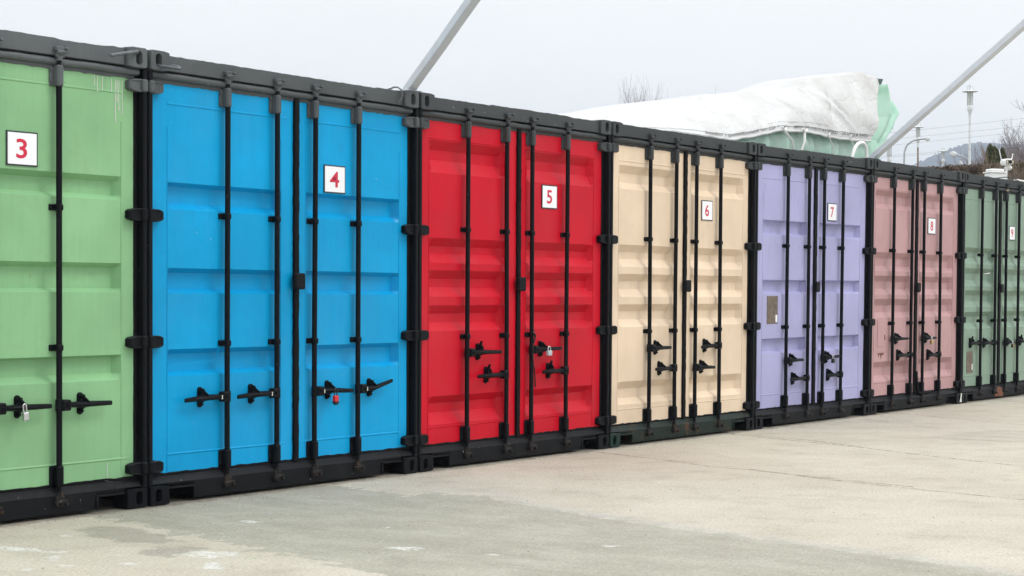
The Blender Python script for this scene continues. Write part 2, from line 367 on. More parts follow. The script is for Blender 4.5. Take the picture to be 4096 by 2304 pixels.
def ground_mat():
    mt, nn, ll, b = newmat('worn_concrete')
    g = N(nn, 'ShaderNodeNewGeometry'); P = g.outputs['Position']
    def attr(n): a = N(nn, 'ShaderNodeAttribute', attribute_name=n); return a.outputs['Fac']
    nA = noise_node(nn, ll, P, 1.1, 9, .62); nB = noise_node(nn, ll, P, 7, 8, .65); nC = noise_node(nn, ll, P, 60, 5, .7); nD = noise_node(nn, ll, P, .35, 4, .5)
    nS = noise_node(nn, ll, P, 3.2, 8, .7, (1, .35, 1))
    def wob(src, amp): return math_(nn, ll, 'ADD', src, rng(nn, ll, nB, .25, .75, -amp, amp))
    base = mixc(nn, ll, rng(nn, ll, nA, .3, .7), (.475, .44, .36), (.60, .565, .465))
    base = mixc(nn, ll, rng(nn, ll, nD, .4, .65, 0, .4), base, (.43, .375, .295))
    base = mixc(nn, ll, rng(nn, ll, nS, .55, .75, 0, .4), base, (.54, .51, .43))
    greyc = mixc(nn, ll, rng(nn, ll, nS, .35, .68), (.295, .29, .23), (.41, .40, .325))
    greyc = mixc(nn, ll, rng(nn, ll, nA, .55, .72, 0, .5), greyc, (.36, .34, .29))
    gd = attr('grey')
    c = mixc(nn, ll, rng(nn, ll, wob(gd, .16), -.008, .012, 0, .92), base, greyc)
    # paler crust on both sides of the stain's edge
    c = mixc(nn, ll, math_(nn, ll, 'MULTIPLY', rng(nn, ll, wob(attr('fringe'), .07), -.11, -.03, 0, .8), rng(nn, ll, nA, .35, .6, .4, 1)), c, (.47, .45, .40))
    c = mixc(nn, ll, rng(nn, ll, wob(attr('damp'), .08), -.015, .03, 0, .5), c, (.19, .19, .155))
    c = mixc(nn, ll, rng(nn, ll, wob(attr('worn'), .3), 0, .2, 0, .45), c, mixc(nn, ll, rng(nn, ll, nS, .4, .6), (.30, .27, .21), (.5, .47, .42)))
    wm = math_(nn, ll, 'MULTIPLY', rng(nn, ll, wob(attr('white'), .06), 0, .02), rng(nn, ll, noise_node(nn, ll, P, 13, 8, .75), .43, .50))
    c = mixc(nn, ll, math_(nn, ll, 'MULTIPLY', wm, .85), c, (.68, .68, .64))
    lm = math_(nn, ll, 'MULTIPLY', rng(nn, ll, wob(attr('lime'), .04), 0, .02), rng(nn, ll, nB, .38, .55))
    c = mixc(nn, ll, math_(nn, ll, 'MULTIPLY', lm, .6), c, (.28, .42, .2))
    jt = math_(nn, ll, 'ADD', attr('joint'), rng(nn, ll, nB, .3, .7, -.014, .010))
    jm = rng(nn, ll, jt, -.03, -.006)
    c = mixc(nn, ll, math_(nn, ll, 'MULTIPLY', jm, .75), c, (.17, .14, .105))
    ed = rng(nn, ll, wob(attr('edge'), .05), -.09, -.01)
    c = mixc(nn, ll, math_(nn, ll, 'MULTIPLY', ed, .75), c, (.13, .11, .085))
    # small pale flakes and dark grit
    fl = noise_node(nn, ll, P, 16, 6, .75, (1, .6, 1))
    c = mixc(nn, ll, rng(nn, ll, fl, .66, .7, 0, .5), c, (.6, .59, .55))
    og = noise_node(nn, ll, P, 4, 6, .7)
    c = mixc(nn, ll, rng(nn, ll, og, .66, .75, 0, .35), c, (.36, .22, .12))
    nM = noise_node(nn, ll, P, 2.6, 10, .72); nG = noise_node(nn, ll, P, 28, 4, .8); nL = noise_node(nn, ll, P, 11, 9, .8, (1, .45, 1))
    c = mixc(nn, ll, rng(nn, ll, nM, .5, .72, 0, .45), c, (.26, .235, .185))
    c = mixc(nn, ll, rng(nn, ll, nM, .48, .3, 0, .35), c, (.54, .52, .46))
    c = mixc(nn, ll, rng(nn, ll, nL, .56, .72, 0, .4), c, (.24, .22, .18))
    c = mixc(nn, ll, rng(nn, ll, nG, .46, .28, 0, .65), c, (.56, .55, .49))
    c = mixc(nn, ll, rng(nn, ll, nC, .40, .68, 0, .75), c, mixc(nn, ll, .6, c, (.12, .11, .1)))
    sp = N(nn, 'ShaderNodeTexVoronoi'); sp.inputs['Scale'].default_value = 26; ll.new(P, sp.inputs['Vector'])
    rnd = N(nn, 'ShaderNodeSeparateColor'); ll.new(sp.outputs['Color'], rnd.inputs[0])
    spm = math_(nn, ll, 'MULTIPLY', rng(nn, ll, sp.outputs['Distance'], .16, .1), math_(nn, ll, 'GREATER_THAN', rnd.outputs[0], .86))
    c = mixc(nn, ll, math_(nn, ll, 'MULTIPLY', spm, .35), c, (.08, .07, .06))
    ll.new(c, b.inputs['Base Color']); b.inputs['Roughness'].default_value = .85; b.inputs['Specular IOR Level'].default_value = .3
    bp = N(nn, 'ShaderNodeBump'); bp.inputs['Strength'].default_value = .8; bp.inputs['Distance'].default_value = .014
    hh = math_(nn, ll, 'ADD', math_(nn, ll, 'MULTIPLY', nC, .25), math_(nn, ll, 'SUBTRACT', nB, jm))
    ll.new(hh, bp.inputs['Height']); ll.new(bp.outputs[0], b.inputs['Normal'])
    return mt
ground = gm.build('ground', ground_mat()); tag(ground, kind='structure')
nv = len(ground.data.vertices)
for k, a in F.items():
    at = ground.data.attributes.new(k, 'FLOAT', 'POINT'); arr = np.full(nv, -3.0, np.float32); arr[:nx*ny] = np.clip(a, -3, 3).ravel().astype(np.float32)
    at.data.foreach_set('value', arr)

# grit and leaf bits lying on the concrete
gr = MB(); rs = random.Random(3)
for i in range(1700):
    if rs.random() < .45: x = rs.uniform(-2.3, 14.5); y = -abs(rs.gauss(0, .12))-.005
    else: x = rs.uniform(-2.3, 12); y = rs.uniform(-5.2, 0)
    s_ = rs.uniform(.002, .0055)*(1.3 if rs.random() < .06 else 1); n = 5; a0 = rs.random()*6
    el = rs.uniform(.5, 1)
    base_ = [(x+s_*math.cos(a0+2*math.pi*k/n), y+el*s_*math.sin(a0+2*math.pi*k/n), .0005) for k in range(n)]
    gr.add(base_+[(x, y, s_*.7)], [(k, (k+1) % n, n) for k in range(n)], 0 if rs.random() < .6 else 1)
tag(gr.build('grit', [plain('dark_grit', (.14, .12, .10), .9), plain('pale_grit', (.5, .48, .43), .9)]), kind='stuff', label='loose dark and pale grit scattered over the concrete yard', cat='grit')

# ------------------------------------------------------------------ containers
JX = [-2.458, 0.0, 2.472, 4.903, 7.346, 9.846, 12.309, 14.767]
LEAN = [-.010, -.0096, -.0054, .0027, .0073, .022, .020, .020]
ZT = [2.600, 2.601, 2.586, 2.583, 2.581, 2.598, 2.598, 2.598]
H0 = 2.595
def warp(x, y, z):
    l = float(np.interp(x, JX, LEAN)); zt = float(np.interp(x, JX, ZT))
    return (x+l*(z-1.3), y, z*zt/H0)
DY = .055; HYY = .02      # door face plane, rod axis plane
def jit(a, s=.003): return a+random.uniform(-s, s)

def oval(cx, cz, w, h, n=20):
    r_ = w/2; L = h/2-r_; out = []
    for k in range(n):
        t = 2*math.pi*(k+.5)/n; out.append((cx+r_*math.cos(t), cz+(L if math.sin(t) > 0 else -L)+r_*math.sin(t)))
    return out
def plate_with_hole(mb, x0, x1, z0, z1, y0, hole, depth, mi=0, cr=.02):
    """front face of a casting with an oval opening that runs 'depth' into the block"""
    n = len(hole); cx = sum(h[0] for h in hole)/n; cz = sum(h[1] for h in hole)/n
    out = []
    for hx, hz in hole:      # push the hole's points out to the rounded rectangle
        dx, dz = hx-cx, hz-cz; t = min(((x1-cx) if dx > 0 else (x0-cx))/dx if abs(dx) > 1e-9 else 1e9, ((z1-cz) if dz > 0 else (z0-cz))/dz if abs(dz) > 1e-9 else 1e9)
        out.append((cx+dx*t, cz+dz*t))
    # snap the four corners
    for qx, qz in ((x0, z0), (x1, z0), (x1, z1), (x0, z1)):
        k = min(range(n), key=lambda i: (out[i][0]-qx)**2+(out[i][1]-qz)**2)
        out[k] = (qx+(cr*.35 if qx == x0 else -cr*.35), qz+(cr*.35 if qz == z0 else -cr*.35))
    vs = [(x, y0+.006, z) for x, z in out]
    mid = [(cx+(x-cx)*.94, cz+(z-cz)*.94) for x, z in out]
    vs += [(x, y0, z) for x, z in mid]+[(x, y0, z) for x, z in hole]
    inn = [(cx+(x-cx)*.93, cz+(z-cz)*.93) for x, z in hole]
    vs += [(x, y0+.004, z) for x, z in inn]+[(x, y0+depth, z) for x, z in inn]
    fs = []
    for l in range(4):
        for k in range(n): fs.append((l*n+k, l*n+(k+1) % n, (l+1)*n+(k+1) % n, (l+1)*n+k))
    fs.append(tuple(4*n+k for k in range(n)))
    mb.add(vs, fs, mi)
    # rim back to the block, block body
    ys = y0+.12
    vs = [(x, y0+.006, z) for x, z in out]+[(x, ys, z) for x, z in out]
    mb.add(vs, [(k, n+k, n+(k+1) % n, (k+1) % n) for k in range(n)]+[tuple(range(n, 2*n))], mi)

def gasket_strip(mb, x0, x1, z0, z1, y0, y1, jl=.003, jr=.003, step=.035, vertical=True, rnd=None):
    """a painted strip whose long edges wander a little"""
    rnd = rnd or random
    n = max(2, int(((z1-z0) if vertical else (x1-x0))/step)); A = []; Bq = []
    for i in range(n+1):
        t = i/n
        if vertical:
            z = z0+(z1-z0)*t; a = (x0+rnd.uniform(-jl, jl), z); b = (x1+rnd.uniform(-jr, jr), z)
        else:
            x = x0+(x1-x0)*t; a = (x, z0+rnd.uniform(-jl, jl)); b = (x, z1+rnd.uniform(-jr, jr))
        A.append(a); Bq.append(b)
    w = .25
    P = []
    for i in range(n+1):
        a, b = A[i], Bq[i]; l = lambda t: (a[0]+(b[0]-a[0])*t, a[1]+(b[1]-a[1])*t)
        row = []
        for t, yy in ((0, y1), (.04, y0+.003), (.2, y0), (.8, y0), (.96, y0+.003), (1, y1)):
            q = l(t); row.append((q[0], yy, q[1]))
        P.append(row)
    mb.grid(P, flip=not vertical)

def door_mesh(x0, x1, z0, z1, ribs, rx0, rx1, depth, eend, welds, dents=()):
    """one leaf: a sheet with recessed ribs, subdivided so that dents can be pressed into it"""
    xs = {x0, x1, rx0, rx0+eend, rx1-eend, rx1}; x = x0
    while x < x1: xs.add(round(x, 4)); x += .06
    zs = {z0, z1}
    for r_ in ribs: zs |= set(r_)
    for w in welds: zs |= {w-.007, w-.003, w+.003, w+.007}
    z = z0
    while z < z1: zs.add(round(z, 4)); z += .06
    def clean(S, keep):
        S = sorted(S); out = []
        for q in S:
            if out and q-out[-1] < .0025:
                if q in keep: out[-1] = q
                continue
            out.append(q)
        return out
    keepx = {x0, x1, rx0, rx0+eend, rx1-eend, rx1}; keepz = {z0, z1} | {q for r_ in ribs for q in r_}
    xs = clean(xs, keepx); zs = clean(zs, keepz)
    def d(x, z):
        v = 0
        for t, ti, bi, bo in ribs:
            if bo <= z <= t:
                fz = 1 if bi <= z <= ti else ((t-z)/(t-ti) if z > ti else (z-bo)/(bi-bo))
                fx = 0 if x <= rx0 or x >= rx1 else min(1, (x-rx0)/eend, (rx1-x)/eend)
                v = max(v, min(fz, fx)*depth)
        for w in welds:
            if rx0 <= x <= rx1 and abs(z-w) <= .0035: v -= .0035
        for cx, cz, rr, dd in dents:
            q = ((x-cx)**2+(z-cz)**2)/(rr*rr)
            if q < 1: v += dd*(1-q)**2
        v += .0016*mnoise.noise(Vector((x*2.3, z*2.3, depth*50)))
        return v
    mb = MB()
    mb.grid([[(x, DY+d(x, z), z) for x in xs] for z in zs])
    # edges of the leaf
    for a, b in (((x0, z0), (x1, z0)), ((x1, z0), (x1, z1)), ((x1, z1), (x0, z1)), ((x0, z1), (x0, z0))):
        mb.add([(a[0], DY+.001, a[1]), (a[0], DY+.05, a[1]), (b[0], DY+.05, b[1]), (b[0], DY+.001, b[1])], [(0, 1, 2, 3)])
    return mb

def text_mesh(txt, width, height, bold=.02, cond=1.0):
    cu = bpy.data.curves.new('glyph', 'FONT'); cu.body = txt; cu.size = 1; cu.offset = bold; cu.resolution_u = 4
    o = bpy.data.objects.new('glyph', cu); col.objects.link(o)
    dg = bpy.context.evaluated_depsgraph_get(); me = o.evaluated_get(dg).to_mesh()
    vs = [tuple(v.co) for v in me.vertices]; fs = [tuple(p.vertices) for p in me.polygons]
    o.evaluated_get(dg).to_mesh_clear(); bpy.data.objects.remove(o); bpy.data.curves.remove(cu)
    ax = min(v[0] for v in vs); bx = max(v[0] for v in vs); ay = min(v[1] for v in vs); by = max(v[1] for v in vs)
    return [((v[0]-ax)/(bx-ax)*width, (v[1]-ay)/(by-ay)*height) for v in vs], fs

def make_rod_parts(door, org, xr, dark=None, top_mat=None):
    B = lambda mb, nm, mt, sm=40: mb.build(nm, mt, door, org, sm, warp)
    bend = random.uniform(-.004, .004)
    rod = MB(); zz = [.06, .17, .3, .6, 1.0, 1.4, 1.8, 2.2, 2.33, 2.44, 2.53]
    rod.tube([(xr+bend*math.sin(z*2.1), HYY, z) for z in zz], [.0125, .0125, .0165, .0165, .0165, .0165, .0165, .0165, .0165, .0135, .0135], 14)
    if top_mat:
        t_ = MB(); t_.tube([(xr+.012, HYY+.003, z) for z in (1.9, 2.1, 2.3, 2.34)], .014, 10, 0); t_.tube([(xr, HYY, z) for z in (2.45, 2.47, 2.5, 2.54)], [.016, .02, .016, .018], 10)
        B(t_, 'paint_patch', top_mat)
    B(rod, 'lock_rod', dark or K['black'])
    for z, s_ in ((2.515, 1), (.09, -1)):      # cam lugs at both ends
        cams = MB()
        cams.box((xr-.02, HYY-.024, z-.018), (xr+.02, HYY+.016, z+.012), .006)
        cams.box((xr-.034, HYY-.018, z+.006*s_-.009), (xr-.012, HYY+.016, z+.02*s_+.009), .006)
        cams.box((xr+.012, HYY-.02, z+.004*s_-.008), (xr+.036, HYY+.012, z+.016*s_+.008), .005)
        cams.tube([(xr, HYY, z-.035*s_-.012), (xr, HYY, z-.035*s_+.012)], .02, 12)
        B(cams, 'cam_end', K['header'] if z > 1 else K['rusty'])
    for za, zb in ((2.328, 2.446), (.168, .286)):
        g = MB(); g.box((xr-.042, DY-.014, za+.004), (xr+.036, DY+.004, zb-.004), .006)
        g.box((xr-.0215, HYY-.021, za), (xr+.0215, DY-.004, zb), .010)
        for bx in (-.033, .03):
            for k in (.25, .75): g.tube([(xr+bx, DY-.02, za+(zb-za)*k), (xr+bx, DY-.01, za+(zb-za)*k)], .0075, 6)
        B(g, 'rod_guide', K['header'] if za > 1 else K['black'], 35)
    for zc in (1.678, .92):
        g = MB(); g.box((xr-.044, DY-.012, zc-.017), (xr+.038, DY+.004, zc+.017), .004)
        g.box((xr-.0205, HYY-.0195, zc-.019), (xr+.0205, DY-.004, zc+.019), .008)
        g.tube([(xr-.034, DY-.018, zc), (xr-.034, DY-.008, zc)], .008, 6)
        B(g, 'rod_bracket', K['black'], 35)

def make_handle(door, org, xr, z, xh, xe, ze=None, kink=0.0, worn=False):
    """lever pivoting on the rod at xr, its catch plate at xh, its tip at xe"""
    s_ = 1 if xe > xr else -1
    B = lambda mb, nm, mt, sm=35: mb.build(nm, mt, door, org, sm, warp)
    hub = MB(); hub.box((xr+s_*.004, HYY-.034, z-.03), (xr+s_*.062, HYY+.018, z+.03), .008)
    hub.tube([(xr+s_*.036, HYY-.042, z), (xr+s_*.036, HYY-.03, z)], .009, 8)
    hub.tube([(xr, HYY, z-.032), (xr, HYY, z+.032)], .021, 12)
    B(hub, 'handle_hub', K['black'])
    lv = MB(); y = HYY-.012
    ze = ze if ze is not None else z-.002
    X = [xr+s_*.05, xr+s_*.09, xh-s_*.035, xh, xh+s_*.035, xe-s_*.01, xe]
    def zx(x):
        t = (x-xr)/(xe-xr); th = (xh-xr)/(xe-xr)
        return z if t < th else z+(ze-z)*(t-th)/(1-th)
    hw = [.015, .016, .018, .019, .0165, .013, .012]; th_ = [.010, .012, .012, .014, .011, .008, .006]
    P = []
    for x, w, t in zip(X, hw, th_):
        c = zx(x); P.append([(x, y-t, c-w*.7), (x, y-t*1.3, c), (x, y-t, c+w*.7), (x, y, c+w), (x, y+t*.4, c+w*.6), (x, y+t*.4, c-w*.6), (x, y, c-w)])
    n = 7; vs = [q for r_ in P for q in r_]; fs = []
    for i in range(len(P)-1):
        for k in range(n):
            f = (i*n+k, i*n+(k+1) % n, (i+1)*n+(k+1) % n, (i+1)*n+k); fs.append(f if s_ < 0 else f[::-1])
    fs.append(tuple(range(n))[::s_]); fs.append(tuple((len(P)-1)*n+k for k in range(n))[::-s_])
    lv.add(vs, fs)
    # raised rib in the middle of the lever
    lv.tube([(xh-s_*.085, y-.01, zx(xh-s_*.085)), (xh-s_*.02, y-.022, zx(xh)), (xh+s_*.03, y-.02, zx(xh+s_*.03)), (xh+s_*.1, y-.008, zx(xh+s_*.1))], [.003, .009, .009, .003], 8, 0, True, .8)
    if worn: lv.box((xr+s_*.064, y-.014, z-.014), (xr+s_*.071, y-.004, z+.010), 0, 1)
    B(lv, 'handle', [K['black'], K['drip']])
    ca = MB(); zc = z+.002
    ca.prism(oval(xh, zc, .038, .122, 18), DY-.014, DY+.002, 0, .004)
    ca.prism(oval(xh, zc, .026, .1, 14), DY-.022, DY-.013, 0, .003)
    ca.tube([(xh, DY-.04, zc+.042), (xh, DY-.018, zc+.042)], .0095, 8)
    ca.tube([(xh, DY-.03, zc-.042), (xh, DY-.018, zc-.042)], .008, 8)
    ca.box((xh-.013, HYY-.004, zc-.028), (xh+.013, DY-.012, zc+.03), .004)      # saddle behind the lever
    # swivelling catch coming over the lever
    if kink:
        ca.tube([(xh, DY-.03, zc+.045), (xh+.004, DY-.034, zc+.062), (xh+.008, DY-.036, zc+.078)], [.013, .012, .009], 8, 0, True, .5)
        ca.tube([(xh, HYY-.02, zc+.02), (xh+.002, DY-.034, zc+.045)], [.012, .013], 8, 0, True, .6)
    else:
        ca.tube([(xh, DY-.024, zc+.046), (xh+.002, HYY-.004, zc+.03), (xh+.010, HYY-.028, zc+.010), (xh+.018, HYY-.028, zc-.002)], [.010, .011, .010, .007], 8, 0, True, .6)
    B(ca, 'handle_catch', K['black'])

def make_hinge(door, org, xj, z, s_, wide=True):
    """s_ = +1: the leaf reaches to the right of the post"""
    mb = MB(); xl = xj+s_*.032; xt = xj+s_*(.132 if wide else .11); h = .035
    pts = [(xl, z-h), (xl+s_*.05, z-h), (xt-s_*.016, z-h*.84), (xt, z-h*.58), (xt, z+h*.58), (xt-s_*.016, z+h*.84), (xl+s_*.05, z+h), (xl, z+h)]
    if s_ < 0: pts = pts[::-1]
    mb.prism(pts, DY-.04, DY+.003, 0, .007)
    for q in (-1, 1): mb.tube([(xl+s_*.01, DY-.041, z+q*h*.88), (xl+s_*.06, DY-.041, z+q*h*.84), (xt-s_*.012, DY-.04, z+q*h*.6)], [.006, .006, .004], 6)
    mb.box((xj+s_*.0055, -.006, z-h-.001), (xj+s_*.048, .07, z+h+.001), .008)
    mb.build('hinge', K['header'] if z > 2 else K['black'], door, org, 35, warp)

def container(idx, name_label, cat_color, num, ribs, welds, depth, eend, rods, seam, rr, signx, signz, handles, drop_x=None, dents=((), ()), z_low=.178, lockbox=True, opts=()):
    x0, x1 = JX[idx], JX[idx+1]; org = ((x0+x1)/2, 0, 0)
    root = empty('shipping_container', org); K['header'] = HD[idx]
    tag(root, name_label, 'container', 'painted shipping containers standing in a row')
    dm = K[cat_color]
    P = lambda mb, nm, mt, sm=None: mb.build(nm, mt, root, org, sm, warp)
    e = .006
    # side and rear walls, roof: corrugated steel box behind the door frame
    b = MB(); L = 6.058
    def corr(n_, a, bq, axis, fixed, dep, z0_, z1_):
        pts = []; t = a; k = 0; st = (.07, .035, .07, .035)
        while t < bq:
            pts.append((t, 0 if k % 4 in (0,) else (dep if k % 4 == 2 else (0 if k % 4 == 1 else dep)))); t += st[k % 4]; k += 1
        return pts
    for sx, xw in ((1, x0+e+.006), (-1, x1-e-.006)):
        prof = corr(0, .16, L-.16, 'y', xw, .03, 0, 0)
        G_ = [[(xw+sx*d_, y_, z_) for z_ in (.16, 2.5)] for y_, d_ in prof]; b.grid(G_, flip=sx < 0)
    prof = corr(0, x0+.16, x1-.16, 'x', 0, .03, 0, 0)
    b.grid([[(x_, L-.01-d_, z_) for z_ in (.16, 2.5)] for x_, d_ in prof], flip=True)
    rp = corr(0, .16, L-.16, 'y', 0, .018, 0, 0)
    rf = MB(); rf.grid([[(x_, y_, 2.578-d_) for x_ in (x0+.07, x1-.07)] for y_, d_ in rp], flip=True); P(rf, 'roof', K['roof'])
    P(b, 'body', dm)
    fr = MB()
    for xa, xb in ((x0+e, x0+.07), (x1-.07, x1-e)):
        fr.box((xa, .16, .03), (xb, L-.16, .16), .004); fr.box((xa, .16, 2.50), (xb, L-.16, 2.583), .004)
    fr.box((x0+.07, L-.07, .03), (x1-.07, L-.004, .16), .004); fr.box((x0+.07, L-.07, 2.5), (x1-.07, L-.004, 2.583), .004)
    for xa, xb in ((x0+e, x0+.14), (x1-.14, x1-e)): fr.box((xa, L-.14, .118), (xb, L-.002, 2.477), .006)
    for k in range(9): fr.box((x0+.07, .3+k*.66, .06), (x1-.07, .36+k*.66, .15), 0)
    P(fr, 'rear_frame', K['black'])
    fl = MB(); fl.box((x0+.072, .17, .152), (x1-.072, L-.08, .178)); P(fl, 'floor_deck', K['inner'])
    # front posts
    for s_, xj in ((1, x0), (-1, x1)):
        p_ = MB()
        p_.box((xj+s_*e, .004, .11), (xj+s_*.036, .15, 2.488), .006)
        p_.box((xj+s_*.030, .098, .11), (xj+s_*.075, .15, 2.488), 0)
        P(p_, 'corner_post', K['black'])
    # castings: front four carry an oval opening, rear ones too
    for s_, xj in ((1, x0), (-1, x1)):
        for zz, nm in (((0, .114), 'b'), ((2.486, 2.602), 't')):
            c_ = MB(); xa, xb = sorted((xj+s_*.005, xj+s_*.168))
            jz = random.uniform(-.003, .003)
            plate_with_hole(c_, xa, xb, zz[0], zz[1], -.002, oval((xa+xb)/2+(-s_*.012), (zz[0]+zz[1])/2+jz, .05, .082), .07)
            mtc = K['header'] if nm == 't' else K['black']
            if nm == 'b' and 'green_casting' in opts and s_ > 0: mtc = K['casting_green']
            P(c_, 'corner_casting', mtc, 30)
            c2 = MB(); c2.box((xa, L-.165, zz[0]), (xb, L, zz[1]), .008); P(c2, 'corner_casting', mtc)
    # header: vertical plate, lip, gasket tube under it
    hd = MB(); nn_ = 60; xa, xb = x0+.168, x1-.168; top = []
    rs_ = random.Random(idx*17+5); prof = []
    for k in range(nn_+1):
        x = xa+(xb-xa)*k/nn_; zt = 2.592+.002*mnoise.noise(Vector((x*5, idx*3.1, 0)))+.002*rs_.uniform(-1, 1)-(.006 if mnoise.noise(Vector((x*1.1, idx*7.7, 4))) < -.12 else 0)
        prof.append([(x, .16, zt-.012), (x, .03, zt), (x, .02, zt-.003), (x, .018+.002*mnoise.noise(Vector((x*4, 1, idx))), 2.54), (x, .02, 2.497), (x, .05, 2.492), (x, .12, 2.492)])
    hd.grid(prof, flip=True)
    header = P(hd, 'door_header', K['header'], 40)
    gt = MB(); gt.tube([(x0+.05+(x1-x0-.1)*k/30, .042+.002*rs_.uniform(-1, 1), 2.466+.0015*rs_.uniform(-1, 1)) for k in range(31)], .021, 10)
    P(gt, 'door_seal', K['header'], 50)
    # sill with fork notches at both ends
    sl = MB()
    def sillbox(a, c, z0_, z1_):
        n = max(2, int((c-a)/.05)); G_ = []
        for k in range(n+1):
            x = a+(c-a)*k/n; j = .0015*rs_.uniform(-1, 1)
            G_.append([(x, .16, z0_), (x, .03, z0_), (x, .024, z0_+.004), (x, .018+j, z1_-.045), (x, .03+j, z1_-.03), (x, .045, z1_-.006), (x, .06, z1_), (x, .16, z1_)])
        sl.grid(G_)
        for g_ in (G_[0], G_[-1]): sl.add(g_, [tuple(range(8))])
    sillbox(x0+.372, x1-.372, .018, .168); sillbox(x0+.166, x0+.372, .098, .168); sillbox(x1-.372, x1-.166, .098, .168); sillbox(x0+.04, x0+.164, .117, .168); sillbox(x1-.164, x1-.04, .117, .168)
    for s_, xj in ((1, x0), (-1, x1)):   # angle iron framing the notch
        xa, xb = xj+s_*.17, xj+s_*.376
        sl.box((xa, .010, .088), (xb, .03, .099), .003); sl.box((xb-s_*.012, .010, .02), (xb, .03, .088), .003)
        sl.box((xj+s_*.372, .03, .02), (xj+s_*.378, .4, .09), 0)
    smat = K['sill_green'] if 'green_sill' in opts else K['sill']
    sill = P(sl, 'door_sill', smat, 40)
    ns = MB()
    for s_, xj in ((1, x0), (-1, x1)): ns.box((xj+s_*.18, .33, .01), (xj+s_*.37, .34, .1), 0)
    ns.build('sill_stiffener', K['rusty'], sill, org, None, warp)
    if 'rust_patch' in opts:
        rp_ = MB(); pg = [(13.36, .03), (13.62, .022), (13.66, .06), (13.6, .085), (13.62, .12), (13.5, .14), (13.42, .11), (13.45, .08), (13.37, .07)]
        rp_.prism(pg, .0155, .03); rp_.build('rust_patch', K['rust_red'], sill, org, None, warp)
    # keepers for the rods
    for xr in rods:
        for z, par, mt in ((2.515, header, K['header']), (.09, sill, K['rusty'])):
            kp = MB(); s_ = 1 if z > 1 else -1
            kp.box((xr-.03, .004, z-.03), (xr+.03, .022, z+.03), .004)
            kp.box((xr-.042, -.012, z+s_*.012-.01), (xr-.024, .02, z+s_*.012+.016), .005)
            kp.box((xr+.022, -.014, z+s_*.018-.008), (xr+.044, .02, z+s_*.018+.01), .005)
            kp.tube([(xr-.03, -.002, z-.004), (xr+.036, -.004, z+.004)], .007, 6)
            kp.build('cam_keeper', mt, par, org, 35, warp)
    # doors
    halves = []
    if seam is not None:
        halves = [(x0+.068, seam[0], rr[0], rr[1], rods[:2], 1, dents[0]), (seam[1], x1-.068, rr[2], rr[3], rods[2:], -1, dents[1])]
    doors = []
    for di, (xa, xb, ra, rb, rds, side, dn) in enumerate(halves):
        dmesh = door_mesh(xa, xb, z_low-.012, 2.437, ribs, ra, rb, depth, eend, welds, dn)
        door = dmesh.build('door', dm, root, org, 14, warp); doors.append(door)
        # painted-over rubber around the leaf
        gk = MB(); xo, xi = (x0+.042, x0+.071) if side > 0 else (x1-.071, x1-.042)
        gasket_strip(gk, xo, xi, .15, 2.47, DY-.008, DY+.012, .001, .004)
        gasket_strip(gk, xa, xb, z_low-.016, z_low+.002, DY-.006, DY+.012, .002, .0035, vertical=False)
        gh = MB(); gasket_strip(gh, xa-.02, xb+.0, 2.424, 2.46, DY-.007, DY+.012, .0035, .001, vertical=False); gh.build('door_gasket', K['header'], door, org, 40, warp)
        gk.build('door_gasket', K['rubber'], door, org, 40, warp)
        # frame beads beside the ribs
        bd = MB()
        for q in (ra, rb): bd.tube([(q, DY-.0005, z_low+.0+k*.2) for k in range(int((2.43-z_low)/.2))], .0028, 5)
        bd.build('panel_seam', dm, door, org, 60, warp)
        for z in (2.39, 1.66, .938, .222): make_hinge(door, org, x0 if side > 0 else x1, z, side)
        for xr in rds:
            tm = K['beige_paint'] if ('beige_rod' in opts and abs(xr-13.69) < .01) else None
            make_rod_parts(door, org, xr, None, tm)
    # overlap strip and its cover box go with the right leaf
    if seam is not None:
        ss = MB(); gasket_strip(ss, seam[0]-.002, seam[1]+.002, z_low-.01, 2.45, DY-.02, DY+.02, .003, .0035)
        ss.build('centre_gasket', K['rubber'], doors[1], org, 50, warp)
        if 'bent_gasket' in opts:
            bg_ = MB(); bg_.tube([(seam[1]-.02, DY-.02, .4), (seam[1]-.015, DY-.024, .22), (seam[1]+.02, DY-.03, .172), (seam[1]+.1, DY-.03, .163), (seam[1]+.42, DY-.02, .168), (seam[1]+.46, DY-.01, .176)], [.02, .022, .02, .018, .016, .01], 8, 0, True, .7)
            bg_.build('loose_gasket', K['rubber'], doors[1], org, 50, warp)
        xc = (seam[0]+seam[1])/2; w = .043 if idx > 3 else .048
        lb = MB(); lb.box((xc-w, DY-.052, 1.245), (xc+w, DY-.015, 1.348), .009); lb.build('seam_cover', K['black'], doors[1], org, 35, warp)
    # number plate
    if signx:
        tgt = doors[1]; sx0, sx1 = signx; sz0, sz1 = signz; y = DY-.006
        sg = MB(); sg.box((sx0, y, sz0), (sx1, DY+.004, sz1), 0, 1)
        bw = .008; sg.box((sx0+bw, y-.0012, sz0+bw), (sx1-bw, y+.0005, sz1-bw), 0, 0)
        w = (sx1-sx0)*(.44 if num == '4' else .35); h = (sz1-sz0)*.57
        tv, tf = text_mesh(num, w, h, .015)
        cx = (sx0+sx1)/2-w/2-.005; cz = (sz0+sz1)/2-h/2
        sg.add([(cx+a, y-.0022, cz+c) for a, c in tv], tf, 2)
        sg.build('number_sign', [K['white_sign'], K['sign_edge'], K['sign_red']], tgt, org, None, warp)
    for (xr, z, xh, xe, *o) in handles:
        dd = doors[0] if xr < (seam[0]) else doors[1]
        make_handle(dd, org, xr, z, xh, xe, *(o or []))
    return root, doors, org, header, sill

